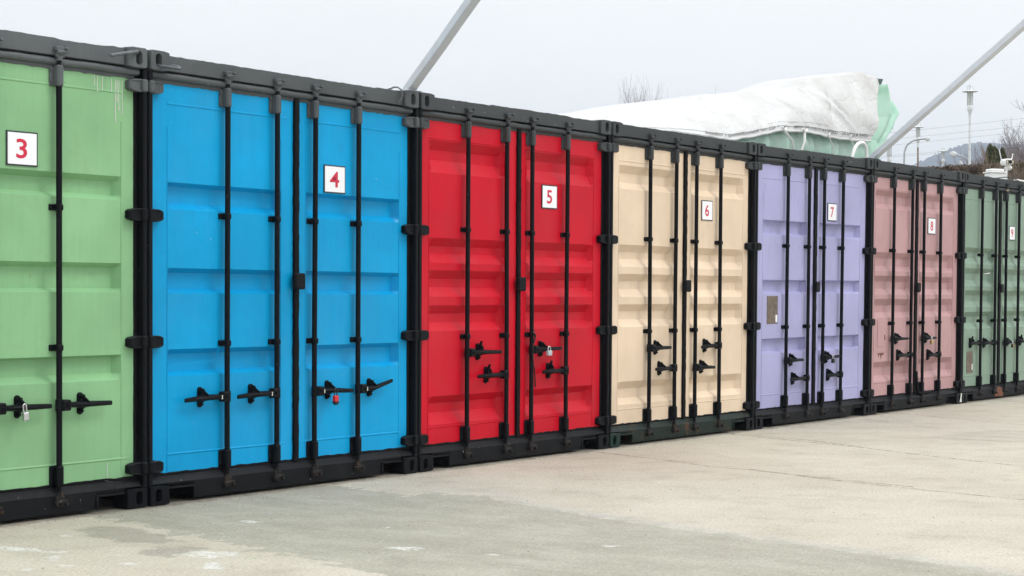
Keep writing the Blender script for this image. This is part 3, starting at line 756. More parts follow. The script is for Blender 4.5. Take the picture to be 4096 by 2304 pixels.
shallow = dict(depth=.05, eend=.03)
deep = dict(depth=.046, eend=.05)
c3 = container(0, 'light green shipping container with red number 3 sign, nearest to the viewer', 'green', '3',
    [(1.871, 1.842, 1.766, 1.738), (1.384, 1.357, 1.243, 1.221), (.871, .858, .767, .729)], [2.341, .285], **shallow,
    rods=[-1.84, -1.42, -1.07, -.635], seam=(-1.236, -1.194), rr=(-2.28, -1.31, -1.115, -.161), signx=(-.963, -.756), signz=(1.889, 2.072),
    handles=[(-1.07, .611, -.894, -.70), (-.635, .609, -.465, -.274), (-1.84, .6, -2.03, -2.2), (-1.42, .6, -1.62, -1.78)], dents=((), ((-.3, .47, .06, .006), (-.36, .43, .05, .005))))
c4 = container(1, 'bright blue shipping container with red number 4 sign', 'blue', '4',
    [(1.86, 1.839, 1.742, 1.703), (1.363, 1.337, 1.241, 1.215), (.891, .863, .764, .736)], [2.313, .284], **shallow,
    rods=[.649, 1.082, 1.431, 1.854], seam=(1.262, 1.303), rr=(.191, 1.152, 1.38, 2.316), signx=(1.549, 1.757), signz=(1.868, 2.048),
    handles=[(.649, .602, .449, .286, .592, 0, True), (1.082, .604, .88, .722, .594, 0, True), (1.431, .6, 1.582, 1.789, .59, 0, True), (1.854, .598, 2.001, 2.191, .64, 0, True)],
    dents=(((.84, .45, .05, .008), (.9, .42, .04, -.005), (.6, 1.0, .2, .004)), ((2.15, .42, .07, .009), (2.2, .37, .05, -.005), (2.1, .72, .1, .006), (1.65, .36, .05, .005))))
c5 = container(2, 'red shipping container with ribbed doors and number 5 sign', 'red', '5',
    [(2.292, 2.228, 2.156, 2.066), (1.613, 1.556, 1.505, 1.438), (1.387, 1.329, 1.27, 1.203), (1.143, 1.085, 1.023, .962), (.509, .458, .392, .31)], [2.306, .29], **deep,
    rods=[3.044, 3.518, 3.838, 4.305], seam=(3.68, 3.722), rr=(2.639, 3.534, 3.803, 4.723), signx=(4.005, 4.209), signz=(1.871, 2.051),
    handles=[(3.044, .806, 3.205, 3.439, .802, 1), (3.518, .636, 3.306, 3.154, .632, 1), (3.838, .809, 3.993, 4.218, .811), (4.305, .64, 4.1, 3.967, .638, 1)], dents=(((2.85, .62, .25, .005),), ((4.65, .97, .06, .006), (4.5, .8, .2, -.003))))
c6 = container(3, 'cream shipping container with ribbed doors and number 6 sign', 'cream', '6',
    [(2.267, 2.207, 2.131, 2.076), (1.626, 1.569, 1.511, 1.447), (1.389, 1.332, 1.265, 1.201), (1.143, 1.086, 1.019, .958), (.517, .457, .381, .33)], [2.304, .29], **deep,
    rods=[5.529, 5.945, 6.286, 6.71], seam=(6.12, 6.165), rr=(5.095, 5.975, 6.242, 7.183), signx=(6.428, 6.62), signz=(1.867, 2.042),
    handles=[(5.529, .781, 5.67, 5.86), (5.945, .606, 5.735, 5.61), (6.286, .598, 6.434, 6.61, .59), (6.71, .779, 6.492, 6.37, .77)], opts=('green_sill', 'green_casting'))
c7 = container(4, 'violet shipping container with flat ribbed doors and number 7 sign', 'violet', '7',
    [(1.914, 1.899, 1.799, 1.775), (1.36, 1.344, 1.255, 1.229), (.818, .802, .701, .679)], [2.297, .3], **shallow,
    rods=[7.993, 8.439, 8.764, 9.179], seam=(8.60, 8.655), rr=(7.565, 8.458, 8.721, 9.657), signx=(8.9, 9.1), signz=(1.94, 2.114),
    handles=[(7.993, .607, 8.134, 8.33), (8.439, .43, 8.179, 8.06), (8.764, .61, 8.892, 9.13, .617), (9.179, .437, 8.941, 8.84)])
c8 = container(5, 'dusty pink shipping container with ribbed doors and number 8 sign', 'pink', '8',
    [(2.297, 2.244, 2.158, 2.106), (1.656, 1.595, 1.515, 1.462), (1.414, 1.357, 1.28, 1.219), (1.172, 1.109, 1.037, .979), (.528, .471, .385, .328)], [2.314, .313], **deep,
    rods=[10.416, 10.891, 11.211, 11.672], seam=(11.045, 11.10), rr=(10.02, 10.939, 11.174, 12.119), signx=(11.385, 11.595), signz=(1.878, 2.056),
    handles=[(10.416, .758, 10.56, 10.8), (10.891, .584, 10.616, 10.52), (11.211, .752, 11.34, 11.56), (11.672, .567, 11.42, 11.37)], dents=(((10.1, 1.5, .2, .004),), ((12.1, .95, .08, .008), (12.0, 1.9, .15, .006))), opts=('bent_gasket',))
c9 = container(6, 'sage green shipping container with number 9 sign at the far end of the row', 'sage', '9',
    [(1.759, 1.705, 1.642, 1.571), (1.523, 1.465, 1.388, 1.317), (1.269, 1.212, 1.148, 1.077), (1.024, .972, .895, .832)], [2.311, .296], **deep,
    rods=[12.904, 13.346, 13.69, 14.113], seam=(13.52, 13.585), rr=(12.475, 13.368, 13.662, 14.58), signx=(13.868, 14.057), signz=(1.875, 2.045),
    handles=[(12.904, .668, 12.65, 12.55, None, 1), (13.346, .662, 13.072, 12.97), (13.69, .655, 13.794, 13.97), (14.113, .657, 14.249, 14.42, None, 1)], opts=('beige_rod', 'rust_patch'))

# ------------------------------------------------------------------ things fixed to single doors
def sub(mb, name, mt, cont, door_i=None, sm=None, par=None):
    root, doors, org, header, sill = cont
    return mb.build(name, mt, par or (root if door_i is None else doors[door_i]), org, sm, warp)
rs = random.Random(11)
d_ = MB()        # runs of white paint from the header of the green container
for x, zt, ln in [(-.36, 2.424, .06), (-.335, 2.42, .09), (-.30, 2.42, .075), (-.235, 2.41, .07), (-.205, 2.41, .24), (-.193, 2.41, .12), (-.180, 2.41, .17), (-.155, 2.41, .19)]:
    k = max(3, int(ln/.02)); d_.tube([(x+rs.uniform(-.002, .002), DY-.0015, zt-ln*i/k) for i in range(k+1)], [.0022]*k+[.0035], 5)
d_.tube([(-.266+rs.uniform(-.001, .001), DY-.0015, .27-.02*i) for i in range(5)], .002, 5)
sub(d_, 'paint_run', K['drip'], c3, 1)
w_ = MB(); w_.tube([(-.30, .02, .176), (-.27, .005, .165), (-.245, .0, .14), (-.235, .0, .115)], .003, 6); tag(w_.build('loose_wire', K['cable'], None, (-.27, 0, .14), 60), 'thin black wire curling over the sill of the light green container', 'wire')
# data plates
pl = MB(); pl.box((7.662, DY-.004, .953), (7.873, DY+.002, 1.21)); pl.box((7.828, DY-.0055, .966), (7.862, DY-.003, 1.035), 0, 1)
o = sub(pl, 'data_plate', [K['plate'], K['white_sign']], c7, 0); o['label'] = 'brown weathered data plate with a white scrap of sticker'
pl = MB(); pl.box((10.112, DY-.004, .685), (10.31, DY+.002, .955)); pl.tube([(10.28, DY-.006, .80), (10.295, DY-.006, .78), (10.285, DY-.006, .75)], .006, 6, 1)
o = sub(pl, 'data_plate', [K['pink'], K['rust_red']], c8, 0); o['label'] = 'data plate painted over in pink'
pl = MB(); pl.box((12.568, DY-.004, .33), (12.752, DY+.002, .575)); pl.box((12.72, DY-.0055, .36), (12.742, DY-.003, .43), 0, 1)
o = sub(pl, 'data_plate', [K['plate'], K['white_sign']], c9, 0); o['label'] = 'brown weathered data plate low on the door'
for cont, di, pts in ((c7, 0, [(7.6, .985), (7.66, .99)]), (c7, 0, [(7.6, .86), (7.74, .855), (7.875, .865)]), (c7, 0, [(7.875, .865), (7.88, 1.0)]), (c8, 0, [(10.03, .785), (10.033, .632), (10.339, .625), (10.335, .75)]), (c4, 0, [(.19, .94), (.24, .945), (.33, .945)]),
                      (c4, 0, [(.2, .80), (.3, .806), (.44, .812), (.6, .818), (.6, .87), (.63, .9)]), (c7, 0, [(7.6, 2.25), (7.6, 1.99), (7.9, 1.985)]), (c7, 0, [(8.05, 2.0), (8.17, 2.18), (8.33, 2.0), (8.05, 2.0)])):
    e_ = MB(); P_ = []
    for (a, b), (c, d) in zip(pts[:-1], pts[1:]):
        n = max(2, int(math.hypot(c-a, d-b)/.02)); P_ += [(a+(c-a)*i/n+rs.uniform(-.002, .002), DY+.0005, b+(d-b)*i/n+rs.uniform(-.0025, .0025)) for i in range(n)]
    e_.tube(P_, .0028, 4); sub(e_, 'weld_scar', {id(c4): K['blue'], id(c7): K['violet'], id(c8): K['pink']}[id(cont)], cont, di, 50)
ru = MB(); rp2 = [(10.12+.16*t+rs.uniform(-.01, .01), .60+.02*math.sin(t*9)) for t in [i/9 for i in range(10)]]
ru.prism([(10.13, .615), (10.15, .575), (10.165, .61), (10.2, .585), (10.215, .55), (10.225, .6), (10.27, .59), (10.28, .618)], DY-.0012, DY+.001); sub(ru, 'rust_stain', K['rust_red'], c8, 0)
bt = MB(); bt.tube([(13.03, DY-.01, 1.462), (13.1, DY-.014, 1.467), (13.135, DY-.03, 1.466), (13.15, DY-.035, 1.475)], .005, 6); sub(bt, 'bent_rod', K['steel'], c9, 0)
sp = MB(); sp.prism([(12.235, .02), (12.30, .015), (12.29, .06), (12.30, .11), (12.27, .118), (12.26, .08)], -.0035, -.0015); sub(sp, 'white_paint_splash', K['drip'], c8)

# ------------------------------------------------------------------ padlocks
def padlock(x, z_top, z_bot, w, mb_body, mb_sh, label, tilt=0.0, cap=None, dot=None, y=-.034, sh=.45):
    org = (x, y, z_bot); r0 = empty('padlock', org); tag(r0, label, 'padlock', 'padlocks on the door handles')
    r0.rotation_euler = (0, tilt, 0)
    H = z_top-z_bot; hb = H*(1-sh)
    def bb(mb, nm, mt, sm=35):
        o = mb.build(nm, mt, r0, (0, 0, 0), sm, None); return o
    b_ = MB(); b_.box((-w/2, -.012, 0 if not cap else hb*.3), (w/2, .012, hb), .004)
    if dot: b_.tube([(0, -.0125, hb*.5), (0, -.015, hb*.5)], w*.2, 12, 1)
    bb(b_, 'lock_body', [mb_body]+([dot] if dot else []))
    if cap: b2 = MB(); b2.box((-w/2-.002, -.014, hb*.08), (w/2+.002, .014, hb*.32), .003); b2.box((-w*.3, -.012, -.004), (w*.3, .012, hb*.1), .003); bb(b2, 'lock_cap', cap)
    s2 = MB(); q = w*.3; top = H
    s2.tube([(-q, 0, hb-.004), (-q, 0, top-q)]+[(-q*math.cos(t), 0, top-q+q*math.sin(t)) for t in (.5, 1.05, 1.57, 2.1, 2.65)]+[(q, 0, top-q), (q, 0, hb-.004)], .0042, 8); bb(s2, 'shackle', mb_sh, 60)
padlock(-.897, .634, .545, .034, K['steel'], K['steel'], 'slim silver padlock on the light green container', -.12, sh=.5)
padlock(1.577, .612, .512, .038, K['lock_red'], K['lock_black'], 'red and black padlock on the blue container', 0, K['lock_black'])
padlock(3.995, .828, .758, .052, K['galv'], K['steel'], 'square silver padlock on the red container', .0)
padlock(8.88, .632, .557, .05, K['lock_black'], K['steel'], 'black padlock with steel shackle on the violet container')
padlock(11.325, .768, .686, .05, K['brass'], K['steel'], 'brass padlock on the dusty pink container')
padlock(13.795, .67, .595, .06, K['lock_black'], K['steel'], 'black padlock with a yellow dot on the sage green container', 0, None, K['yellow'])

# ------------------------------------------------------------------ hooks and cables
def ribbed(mb, pts, r):
    out = []; P = [Vector(p) for p in pts]
    for a, b in zip(P[:-1], P[1:]):
        n = max(2, int((b-a).length/.004)); out += [a.lerp(b, i/n) for i in range(n)]
    out.append(P[-1]); mb.tube(out, [r*(1.12 if i % 2 else .92) for i in range(len(out))], 8)
h = MB(); ribbed(h, [(-.362, -.07, 2.527), (-.26, -.055, 2.55), (-.153, -.035, 2.572), (-.125, -.022, 2.577), (-.105, .0, 2.575), (-.098, .03, 2.562)], .0095)
tag(h.build('rebar_hook', K['rebar'], None, (-.1, 0, 2.56), 60), 'straight ribbed bar poking out of the top corner opening of the green container', 'steel bar')
h = MB(); ribbed(h, [(.07, .03, 2.522), (.075, -.005, 2.518), (.098, -.05, 2.512), (.12, -.085, 2.505), (.138, -.09, 2.505), (.152, -.075, 2.512), (.160, -.04, 2.522), (.158, -.01, 2.527)], .009)
tag(h.build('rebar_hook', K['rebar'], None, (.1, 0, 2.52), 60), 'curved ribbed hook in the top corner opening of the blue container', 'steel bar')
h = MB(); h.tube([(2.25, .16, 2.585), (2.273, .1, 2.603), (2.304, .1, 2.615), (2.297, .06, 2.612), (2.26, -.004, 2.584), (2.266, -.008, 2.551), (2.252, -.004, 2.52), (2.237, .012, 2.505)], .0055, 8)
tag(h.build('cable', K['grey_cable'], None, (2.26, 0, 2.55), 60), 'grey cable looped over the top corner of the blue container', 'cable')
h = MB(); P_ = [(3.80, -.016, .935), (3.83, -.02, .918), (3.828, -.02, .89), (3.80, -.02, .84), (3.80, -.018, .766), (3.85, .01, .697), (3.905, .035, .642), (3.925, .045, .58), (3.935, .046, .521)]
h.tube(P_, [.007]*5+[.0055]*4, 8, 0, True, .6); h.tube([(3.80, -.016, .93), (3.84, -.005, .945), (3.85, .02, .93), (3.82, -.02, .905)], .006, 6)
tag(h.build('strap', K['cable'], None, (3.82, 0, .9), 60), 'black strap dangling from a lock rod of the red container', 'strap')

# ------------------------------------------------------------------ slanting beams
bd_ = Vector((-.38216, -.79895, .46436)).normalized()
for k, (bp, lab) in enumerate([((2.4647, .1, 2.609), 'pale grey beam rising from the corner between the blue and red containers'), ((10.0676, .1, 2.6255), 'pale grey beam rising from the corner between the violet and pink containers')]):
    base = Vector(bp); rt_ = empty('slanting_beam', base); tag(rt_, lab, 'beam', 'pale grey beams slanting up from the container corners')
    side = bd_.cross(Vector((0, 0, 1))).normalized(); upv = side.cross(bd_).normalized(); w = .032
    m_ = MB(); Pq = []
    for i in range(29):
        t = -.035+5.6*i/28; c = base+bd_*t
        c += side*.0015*math.sin(i*1.7)
        Pq.append([c+side*(a*w)+upv*(b*w) for a, b in ((-1, -.85), (-.85, -1), (.85, -1), (1, -.85), (1, .85), (.85, 1), (-.85, 1), (-1, .85))])
    vs = [p for r_ in Pq for p in r_]; fs = []
    for i in range(28):
        for q in range(8): fs.append((i*8+q, i*8+(q+1) % 8, (i+1)*8+(q+1) % 8, (i+1)*8+q))
    fs.append(tuple(range(7, -1, -1))); fs.append(tuple(28*8+q for q in range(8)))
    m_.add(vs, fs); m_.build('beam', K['beam'], rt_, base, 20)
    f_ = MB(); f_.box((base.x-.06, .03, 2.597), (base.x+.06, .18, 2.607), .003)
    f_.build('foot_plate', K['galv'], rt_, base)

# ------------------------------------------------------------------ tarpaulin-covered stack on the container roofs
ridge = [(5.3, 1.7, 2.66), (5.9, 1.55, 2.76), (6.561, 1.45, 2.846), (7.058, 1.4, 2.929), (7.834, 1.35, 3.07), (8.538, 1.3, 3.173), (9.346, 1.2, 3.3), (10.161, 1.1, 3.406), (10.55, 1.07, 3.53), (10.774, 1.05, 3.594), (11.355, 1.0, 3.679), (11.639, .95, 3.723), (11.932, .9, 3.682)]
hem = [(5.4, .9, 2.61), (6.2, .8, 2.66), (7.026, .72, 2.70), (7.524, .72, 2.705), (8.155, .72, 2.700), (8.596, .72, 2.763), (9.174, .72, 2.867), (9.784, .72, 2.901), (10.43, .72, 2.882), (10.939, .72, 2.893), (11.361, .72, 2.914)]
redge = [(11.361, .72, 2.914), (11.538, .76, 3.077), (11.642, .8, 3.239), (11.743, .83, 3.402), (11.889, .86, 3.578), (11.932, .9, 3.682)]
def interp(pts, t, key=None):
    n = len(pts); L = [0]
    for a, b in zip(pts[:-1], pts[1:]): L.append(L[-1]+(Vector(b)-Vector(a)).length)
    s_ = t*L[-1]
    return Vector([float(np.interp(s_, L, [p[i] for p in pts])) for i in range(3)])
RC = {}
def tarp_pt(u, v):
    """u along the stack, v = 0 hem .. 1 ridge .. 2 back hem"""
    Rg = interp(ridge, u); Hm = interp(hem, u)
    if v <= 1:
        p = Hm.lerp(Rg, v)
        e_ = interp(redge, v)-Vector(redge[0]).lerp(Vector(redge[-1]), v)
        p += e_*max(0, (u-.8)/.2)**2
        p.y -= .10*math.sin(math.pi*v)*min(1, u*3)*(1-.5*u)
        p.z += .03*math.sin(math.pi*v)*(1-u)
        amp = .075*math.sin(math.pi*v)*min(1, v*2.5)
        for xc, sl, wd, am in ((7.4, .25, .05, .02), (8.1, -.2, .035, .02), (8.75, .1, .04, .03), (9.3, .35, .04, .022), (9.75, -.3, .05, .03), (10.55, .45, .035, .03), (10.9, -.5, .03, .028), (11.15, .2, .025, .025)):
            p.y += am*math.exp(-((p.x-(xc+sl*(v-.3)))/wd)**2)*math.sin(math.pi*min(1, v*1.1))*(.6+.4*math.sin(v*7+xc))
        p.y += amp*(mnoise.noise(Vector((p.x*2.2, p.z*1.2, 1)))*1.6+.6*math.sin(p.x*5+p.z*7+1.5*math.sin(p.x*1.3))*max(0, .6-v))
        p.y -= .035*math.exp(-((p.x-(10.2+.9*(1-v)))/.07)**2)*math.sin(math.pi*v)     # a long diagonal crease
        p.z += .008*mnoise.noise(Vector((p.x*6, v*3, 9)))
    else:
        w = v-1; Bk = Vector((Rg.x*.96+.2, 3.1, 2.62)); p = Rg.lerp(Bk, w); p.z += .35*math.sin(math.pi*w)*(Rg.z-2.6)/1.1
        p.z += .02*mnoise.noise(p*2)
    return p
st = empty('covered_stack', (9, 1.8, 2.6)); tag(st, 'long stack under a white tarpaulin and green plastic on top of the containers', 'covered stack')
SO = (9, 1.8, 2.6)
tm = MB(); NU, NV = 260, 70
tm.grid([[tarp_pt(i/NU, 2*j/NV) for j in range(NV+1)] for i in range(NU+1)], flip=False)
tarp = tm.build('tarpaulin', K['tarp'], st, SO, 0)
hm = MB(); hm.tube([tarp_pt(i/150, 0)+Vector((0, -.004, 0)) for i in range(151)], .012, 7); hm.tube([interp(redge, i/20)+Vector((0, -.002, 0)) for i in range(21)], .009, 6)
hm.tube([tarp_pt(i/150, .11)+Vector((0, -.003, 0)) for i in range(151)], .004, 5)
hm.tube([tarp_pt(.955, .0+i/24) for i in range(20)], .004, 5)
hm.build('hem', K['tarp'], tarp, SO, 50)
txt = 'Арка в Бургас - градска конструкция - 1257 x 452 cm; (двустранна) 1 страна'
TL = 3.55; tv, tf = text_mesh(txt, TL, .058, .02)
def hemu(x):
    lo, hi = 0., 1.
    for _ in range(22):
        md = (lo+hi)/2
        if interp(hem, md).x < x: lo = md
        else: hi = md
    return lo
us = [hemu(11.36-.1-TL*i/120) for i in range(121)]
tx = MB(); vs = []
for a, b in tv:
    u = float(np.interp(a, [TL*i/120 for i in range(121)], us)); base = tarp_pt(u, 0); topp = tarp_pt(u, .25); L = (topp-base).length
    Hm = interp(hem, u); Rg = interp(ridge, u); t_ = (.105-b)/(Rg-Hm).length; p = Hm.lerp(Rg, t_); vs.append((p.x, p.y-.016-.10*math.sin(math.pi*t_)*(1-.5*u), p.z))
tx.add(vs, tf); tx.build('printed_text', K['print'], tarp, SO)
tv, tf = text_mesh('cm; (двустранна) 1 страна - 12.57 x 452', 1.3, .02, .004)
vs = []
for a, b in tv:
    u = float(np.interp(a+1.0, [TL*i/120 for i in range(121)], us)); base = tarp_pt(u, 0); topp = tarp_pt(u, .25); L = (topp-base).length
    Hm = interp(hem, u); Rg = interp(ridge, u); t_ = (.165-b)/(Rg-Hm).length; p = Hm.lerp(Rg, t_); vs.append((p.x, p.y-.018-.10*math.sin(math.pi*t_)*(1-.5*u), p.z))
t2 = MB(); t2.add(vs, tf); t2.build('printed_text', K['print'], tarp, SO)
# green plastic under the hem and bulging out of the open end
gp = MB(); rows = []
for i in range(181):
    x = 7.6+4.2*i/180; zt = float(np.interp(x, [p[0] for p in hem], [p[2] for p in hem]))+.03; pl_ = .022*math.sin(x*13+2*math.sin(x*2.1))+.014*math.sin(x*31+1)
    row = []
    for j in range(13):
        v = j/12; z = 2.585+(zt-2.585)*v
        row.append((x+.06*math.sin(x*4)*(1-v), .80+pl_*(1-v*.5)-.03*math.sin(math.pi*v)+.01*mnoise.noise(Vector((x*7, v*3, 2))), z))
    rows.append(row)
gp.grid(rows, flip=False)
gp.build('plastic_sheet', K['plastic'], st, SO, 0)
Lc = [(11.90, .92, 3.60), (11.84, .90, 3.5), (11.74, .88, 3.40), (11.64, .86, 3.24), (11.54, .84, 3.08), (11.46, .82, 2.93), (11.5, .84, 2.76), (11.55, .86, 2.58)]
Rc = [(11.979, .9, 3.60), (12.464, 1.0, 3.522), (12.928, 1.1, 3.457), (13.145, 1.15, 3.4), (12.872, 1.1, 3.275), (12.822, 1.1, 3.182), (12.508, 1.05, 3.085), (12.47, 1.05, 3.034), (12.245, 1.0, 2.922), (12.096, 1.0, 2.803), (12.0, .98, 2.68), (11.96, .96, 2.58)]
bl = MB(); A_ = []; Bk_ = []
for i in range(41):
    a = interp(Lc, i/40); b = interp(Rc, i/40); ra_ = []; rb_ = []
    for j in range(25):
        t = j/24; p = a.lerp(b, t); s_ = math.sin(math.pi*t)
        f_ = .035*math.sin(t*9+i*.12)*s_+.02*mnoise.noise(Vector((t*4, i*.12, 5)))*s_
        ra_.append((p.x, p.y-.10*s_+f_, p.z)); rb_.append((p.x, p.y+.55*s_**.7+f_, p.z+.0))
    A_.append(ra_); Bk_.append(rb_)
bl.grid(A_); bl.grid(Bk_, flip=True)
bl.build('plastic_sheet', K['plastic'], st, SO, 0)
fl_ = MB(); fl_.add([(11.94, .9, 3.60), (11.93, .88, 3.67), (12.115, .9, 3.685), (12.02, .9, 3.57), (11.96, 1.3, 3.62), (12.1, 1.25, 3.68)], [(0, 1, 2, 3), (2, 1, 4, 5), (0, 3, 5, 4)]); fl_.build('dark_flap', plain('dark_green_flap', (.06, .1, .1), .6), st, SO)
for P_, r_ in (([(9.25, .70, 2.87), (9.37, .67, 2.78), (9.49, .70, 2.60)], .014), ([(9.713, .70, 2.89), (9.65, .67, 2.79), (9.575, .70, 2.60)], .015), ([(10.262, .70, 2.90), (10.34, .68, 2.80), (10.43, .70, 2.60)], .007), ([(10.80, .70, 2.92), (10.84, .68, 2.84), (10.92, .70, 2.60)], .006)):
    q_ = MB(); q_.tube(P_, r_, 8, 0, True, .5); q_.tube([(P_[0][0]-.05, .695, P_[0][2]+.035), (P_[0][0], .69, P_[0][2]+.0), (P_[0][0]+.045, .695, P_[0][2]+.03)], r_*.7, 6)
    q_.build('tie_strap', K['white_plastic'], st, SO, 50)
q_ = MB(); q_.tube([(10.42, .5, 2.585), (10.431, .5, 2.676), (10.481, .5, 2.754), (10.53, .5, 2.795), (10.581, .5, 2.822), (10.63, .5, 2.836), (10.684, .5, 2.84), (10.73, .5, 2.832), (10.77, .5, 2.805), (10.79, .5, 2.76), (10.8, .5, 2.695), (10.8, .5, 2.585)], .019, 10)
tag(q_.build('bent_pipe', K['white_plastic'], None, (10.6, .5, 2.585), 60), 'white pipe bent into an arch on the violet container roof', 'pipe')

# ------------------------------------------------------------------ camera and box on the far roof
bo = empty('equipment_box', (14.38, .42, 2.578)); bo.rotation_euler = (0, 0, R(-38)); tag(bo, 'low white plastic equipment box on the sage container roof', 'equipment box')
b_ = MB(); b_.box((-.105, -.08, 0), (.105, .08, .14), .012); b_.build('box_base', K['white_plastic'], bo)
b_ = MB(); b_.box((-.115, -.09, .14), (.115, .09, .155), .004); b_.box((-.095, -.07, .155), (.095, .07, .19), .012); b_.build('box_lid', K['white_plastic'], bo)
cm = empty('security_camera', (14.585, .35, 2.578)); cm.rotation_euler = (0, 0, R(-40)); tag(cm, 'white security camera with two upright antennas on a short post', 'security camera')
def cb(mb, nm, mt, par=None, sm=35): return mb.build(nm, mt, par or cm, (0, 0, 0), sm)
b_ = MB(); b_.tube([(0, 0, 0), (0, 0, .235)], .013, 12); b_.box((-.035, -.035, 0), (.035, .035, .008), .002); cb(b_, 'post', K['white_plastic'])
b_ = MB(); b_.box((-.056, -.085, .245), (.056, .075, .325), .022); hb = cb(b_, 'camera_body', K['white_plastic'])
b_ = MB(); b_.box((-.05, -.09, .254), (.05, -.082, .312), .004); fp = cb(b_, 'camera_face', K['glass_dark'])
b_ = MB(); b_.tube([(0, -.094, .283), (0, -.088, .283)], .014, 14)
for a in (-.036, .036):
    b_.box((a-.007, -.093, .262), (a+.007, -.088, .302), .002, 1)
for a in (-.014, .014):
    for c_ in (.262, .304): b_.tube([(a, -.093, c_), (a, -.088, c_)], .0055, 8, 1)
b_.build('lens', [K['glass_dark'], K['led']], cm, (0, 0, 0), 35)
b_ = MB(); b_.box((.03, -.01, .19), (.085, .13, .245), .02); b_.tube([(0, 0, .23), (.03, .03, .215)], .02, 10); cb(b_, 'camera_arm', K['white_plastic'])
for a, tl, zt in ((-.066, -.035, .44), (.066, .02, .395)):
    b_ = MB(); b_.tube([(a, 0, .27), (a*1.02, 0, .30)], .008, 8); b_.box((a-.0075+tl*.0, -.004, .3), (a+.0075, .004, .3001)); b_.tube([(a, 0, .29), (a+tl*.5, 0, (zt+.29)/2), (a+tl, 0, zt)], .0085, 8, 0, True, .6); cb(b_, 'antenna', K['white_plastic'])
b_ = MB(); b_.tube([(14.0, .04, 2.60), (14.06, .03, 2.606), (14.4, .03, 2.604), (14.75, .05, 2.603)], .011, 8); tag(b_.build('conduit', K['white_plastic'], None, (14.3, .04, 2.6), 60), 'short white conduit along the roof edge of the sage container', 'conduit')
b_ = MB(); b_.tube([(13.65, .25, 2.60), (13.75, .05, 2.625), (13.9, .02, 2.62), (14.05, -.005, 2.59), (14.15, -.01, 2.55), (14.3, -.01, 2.53), (14.45, .0, 2.56), (14.5, .1, 2.61)], .0055, 8); tag(b_.build('cable', K['cable'], None, (14.1, 0, 2.6), 60), 'black cable drooping over the roof edge of the sage container', 'cable')

# ------------------------------------------------------------------ land beyond the yard
CX, CY = -7.145, -7.631
def pol(az, d, z=0): return Vector((CX+d*math.sin(R(az)), CY+d*math.cos(R(az)), z))
def sm_(t): t = max(0, min(1, t)); return t*t*(3-2*t)
def bank_h(x, y):
    d = math.hypot(x-CX, y-CY); az = math.degrees(math.atan2(x-CX, y-CY))
    return (2.75*sm_((d-36)/5)+max(0, d-41)*.036)*sm_((az-52)/5)*sm_((96-az)/8)+.004
bk = MB(); bk.grid([[tuple(pol(a, d)[:2])+(bank_h(*pol(a, d)[:2]),) for d in [35, 36, 37, 38, 39, 40, 41, 44, 50, 60, 75, 90, 110, 140, 170, 210]] for a in [51+.75*i for i in range(61)]], flip=True)
tag(bk.build('bank', K['bank'], None, (0, 0, 0), 0), kind='structure')
hl = MB(); rows = []
def hill_h(az): return float(np.interp(az, [50, 58, 63, 65, 66, 67, 67.65, 68.6, 69.2, 70, 71.5, 74, 80, 86, 95], [0, 14, 45, 80, 92, 103, 111, 120, 121.5, 119, 121, 130, 120, 60, 10]))
for i in range(700):
    az = 50+45*i/699; row = []
    for d, k in ((950, 0), (1100, .3), (1250, .62), (1400, .9), (1500, 1), (1620, .96), (1900, .5), (2200, 0)):
        p = pol(az, d); n = mnoise.noise(Vector((az*1.1, d*.004, 0)))*.05; f = (mnoise.noise(Vector((az*30, d*.1, 1)))+.7*mnoise.noise(Vector((az*75, d*.3, 2))))*2.0
        row.append((p.x, p.y, max(-.5, hill_h(az)*k*(1+n*(1-abs(k-1)*0)*(0 if k == 1 else 1))+(f if 0 < k else 0))))
    rows.append(row)
hl.grid(rows, flip=True); tag(hl.build('hills', K['hillmat'], None, (0, 0, 0), 0), kind='structure')

# lamps
def street_lamp(x, y, zg, zd, label, pm, disc=.30, s=1.0):
    r0 = empty('street_lamp', (x, y, zg)); tag(r0, label, 'street lamp', 'white street lamps beyond the containers'); o_ = (x, y, zg)
    b_ = MB(); b_.tube([(x, y, zg-.2), (x, y, zd-1.0*s)], [.055, .042], 12); b_.build('pole', pm, r0, o_, 60)
    b_ = MB(); b_.lathe([(.0, zd-1.12*s), (.05*s, zd-1.1*s), (.05*s, zd-.95*s), (.065*s, zd-.82*s), (.105*s, zd-.74*s), (.115*s, zd-.58*s), (.10*s, zd-.56*s), (0, zd-.56*s)], (x, y, 0), 18); b_.build('collar', K['lamp_white'], r0, o_, 40)
    b_ = MB(); b_.lathe([(.0, zd-.57*s), (.095*s, zd-.56*s), (.095*s, zd+.0), (.0, zd+.01)], (x, y, 0), 18); b_.build('lantern', K['lamp_glass'], r0, o_, 40)
    b_ = MB()
    for k in range(9):
        z = zd-.5*s+k*.055*s; b_.lathe([(.098*s, z), (.112*s, z-.012), (.098*s, z-.018)], (x, y, 0), 16)
    for k in range(4): a = k*math.pi/2+.4; b_.box((x+.105*s*math.cos(a)-.006, y+.105*s*math.sin(a)-.006, zd-.56*s), (x+.105*s*math.cos(a)+.006, y+.105*s*math.sin(a)+.006, zd+.22*s))
    b_.build('louvres', K['lamp_dark'], r0, o_, 40)
    b_ = MB(); b_.lathe([(.0, zd+.03*s), (.11*s, zd+.03*s), (disc*.6, zd+.015), (disc, zd-.012), (disc, zd-.02), (.1*s, zd-.012), (0, zd-.012)], (x, y, 0), 28); b_.build('disc_shade', K['lamp_white'], r0, o_, 30)
    b_ = MB(); b_.lathe([(.0, zd+.03*s), (.09*s, zd+.03*s), (.09*s, zd+.24*s), (0, zd+.245*s)], (x, y, 0), 16); b_.build('cap', K['lamp_glass'], r0, o_, 40)
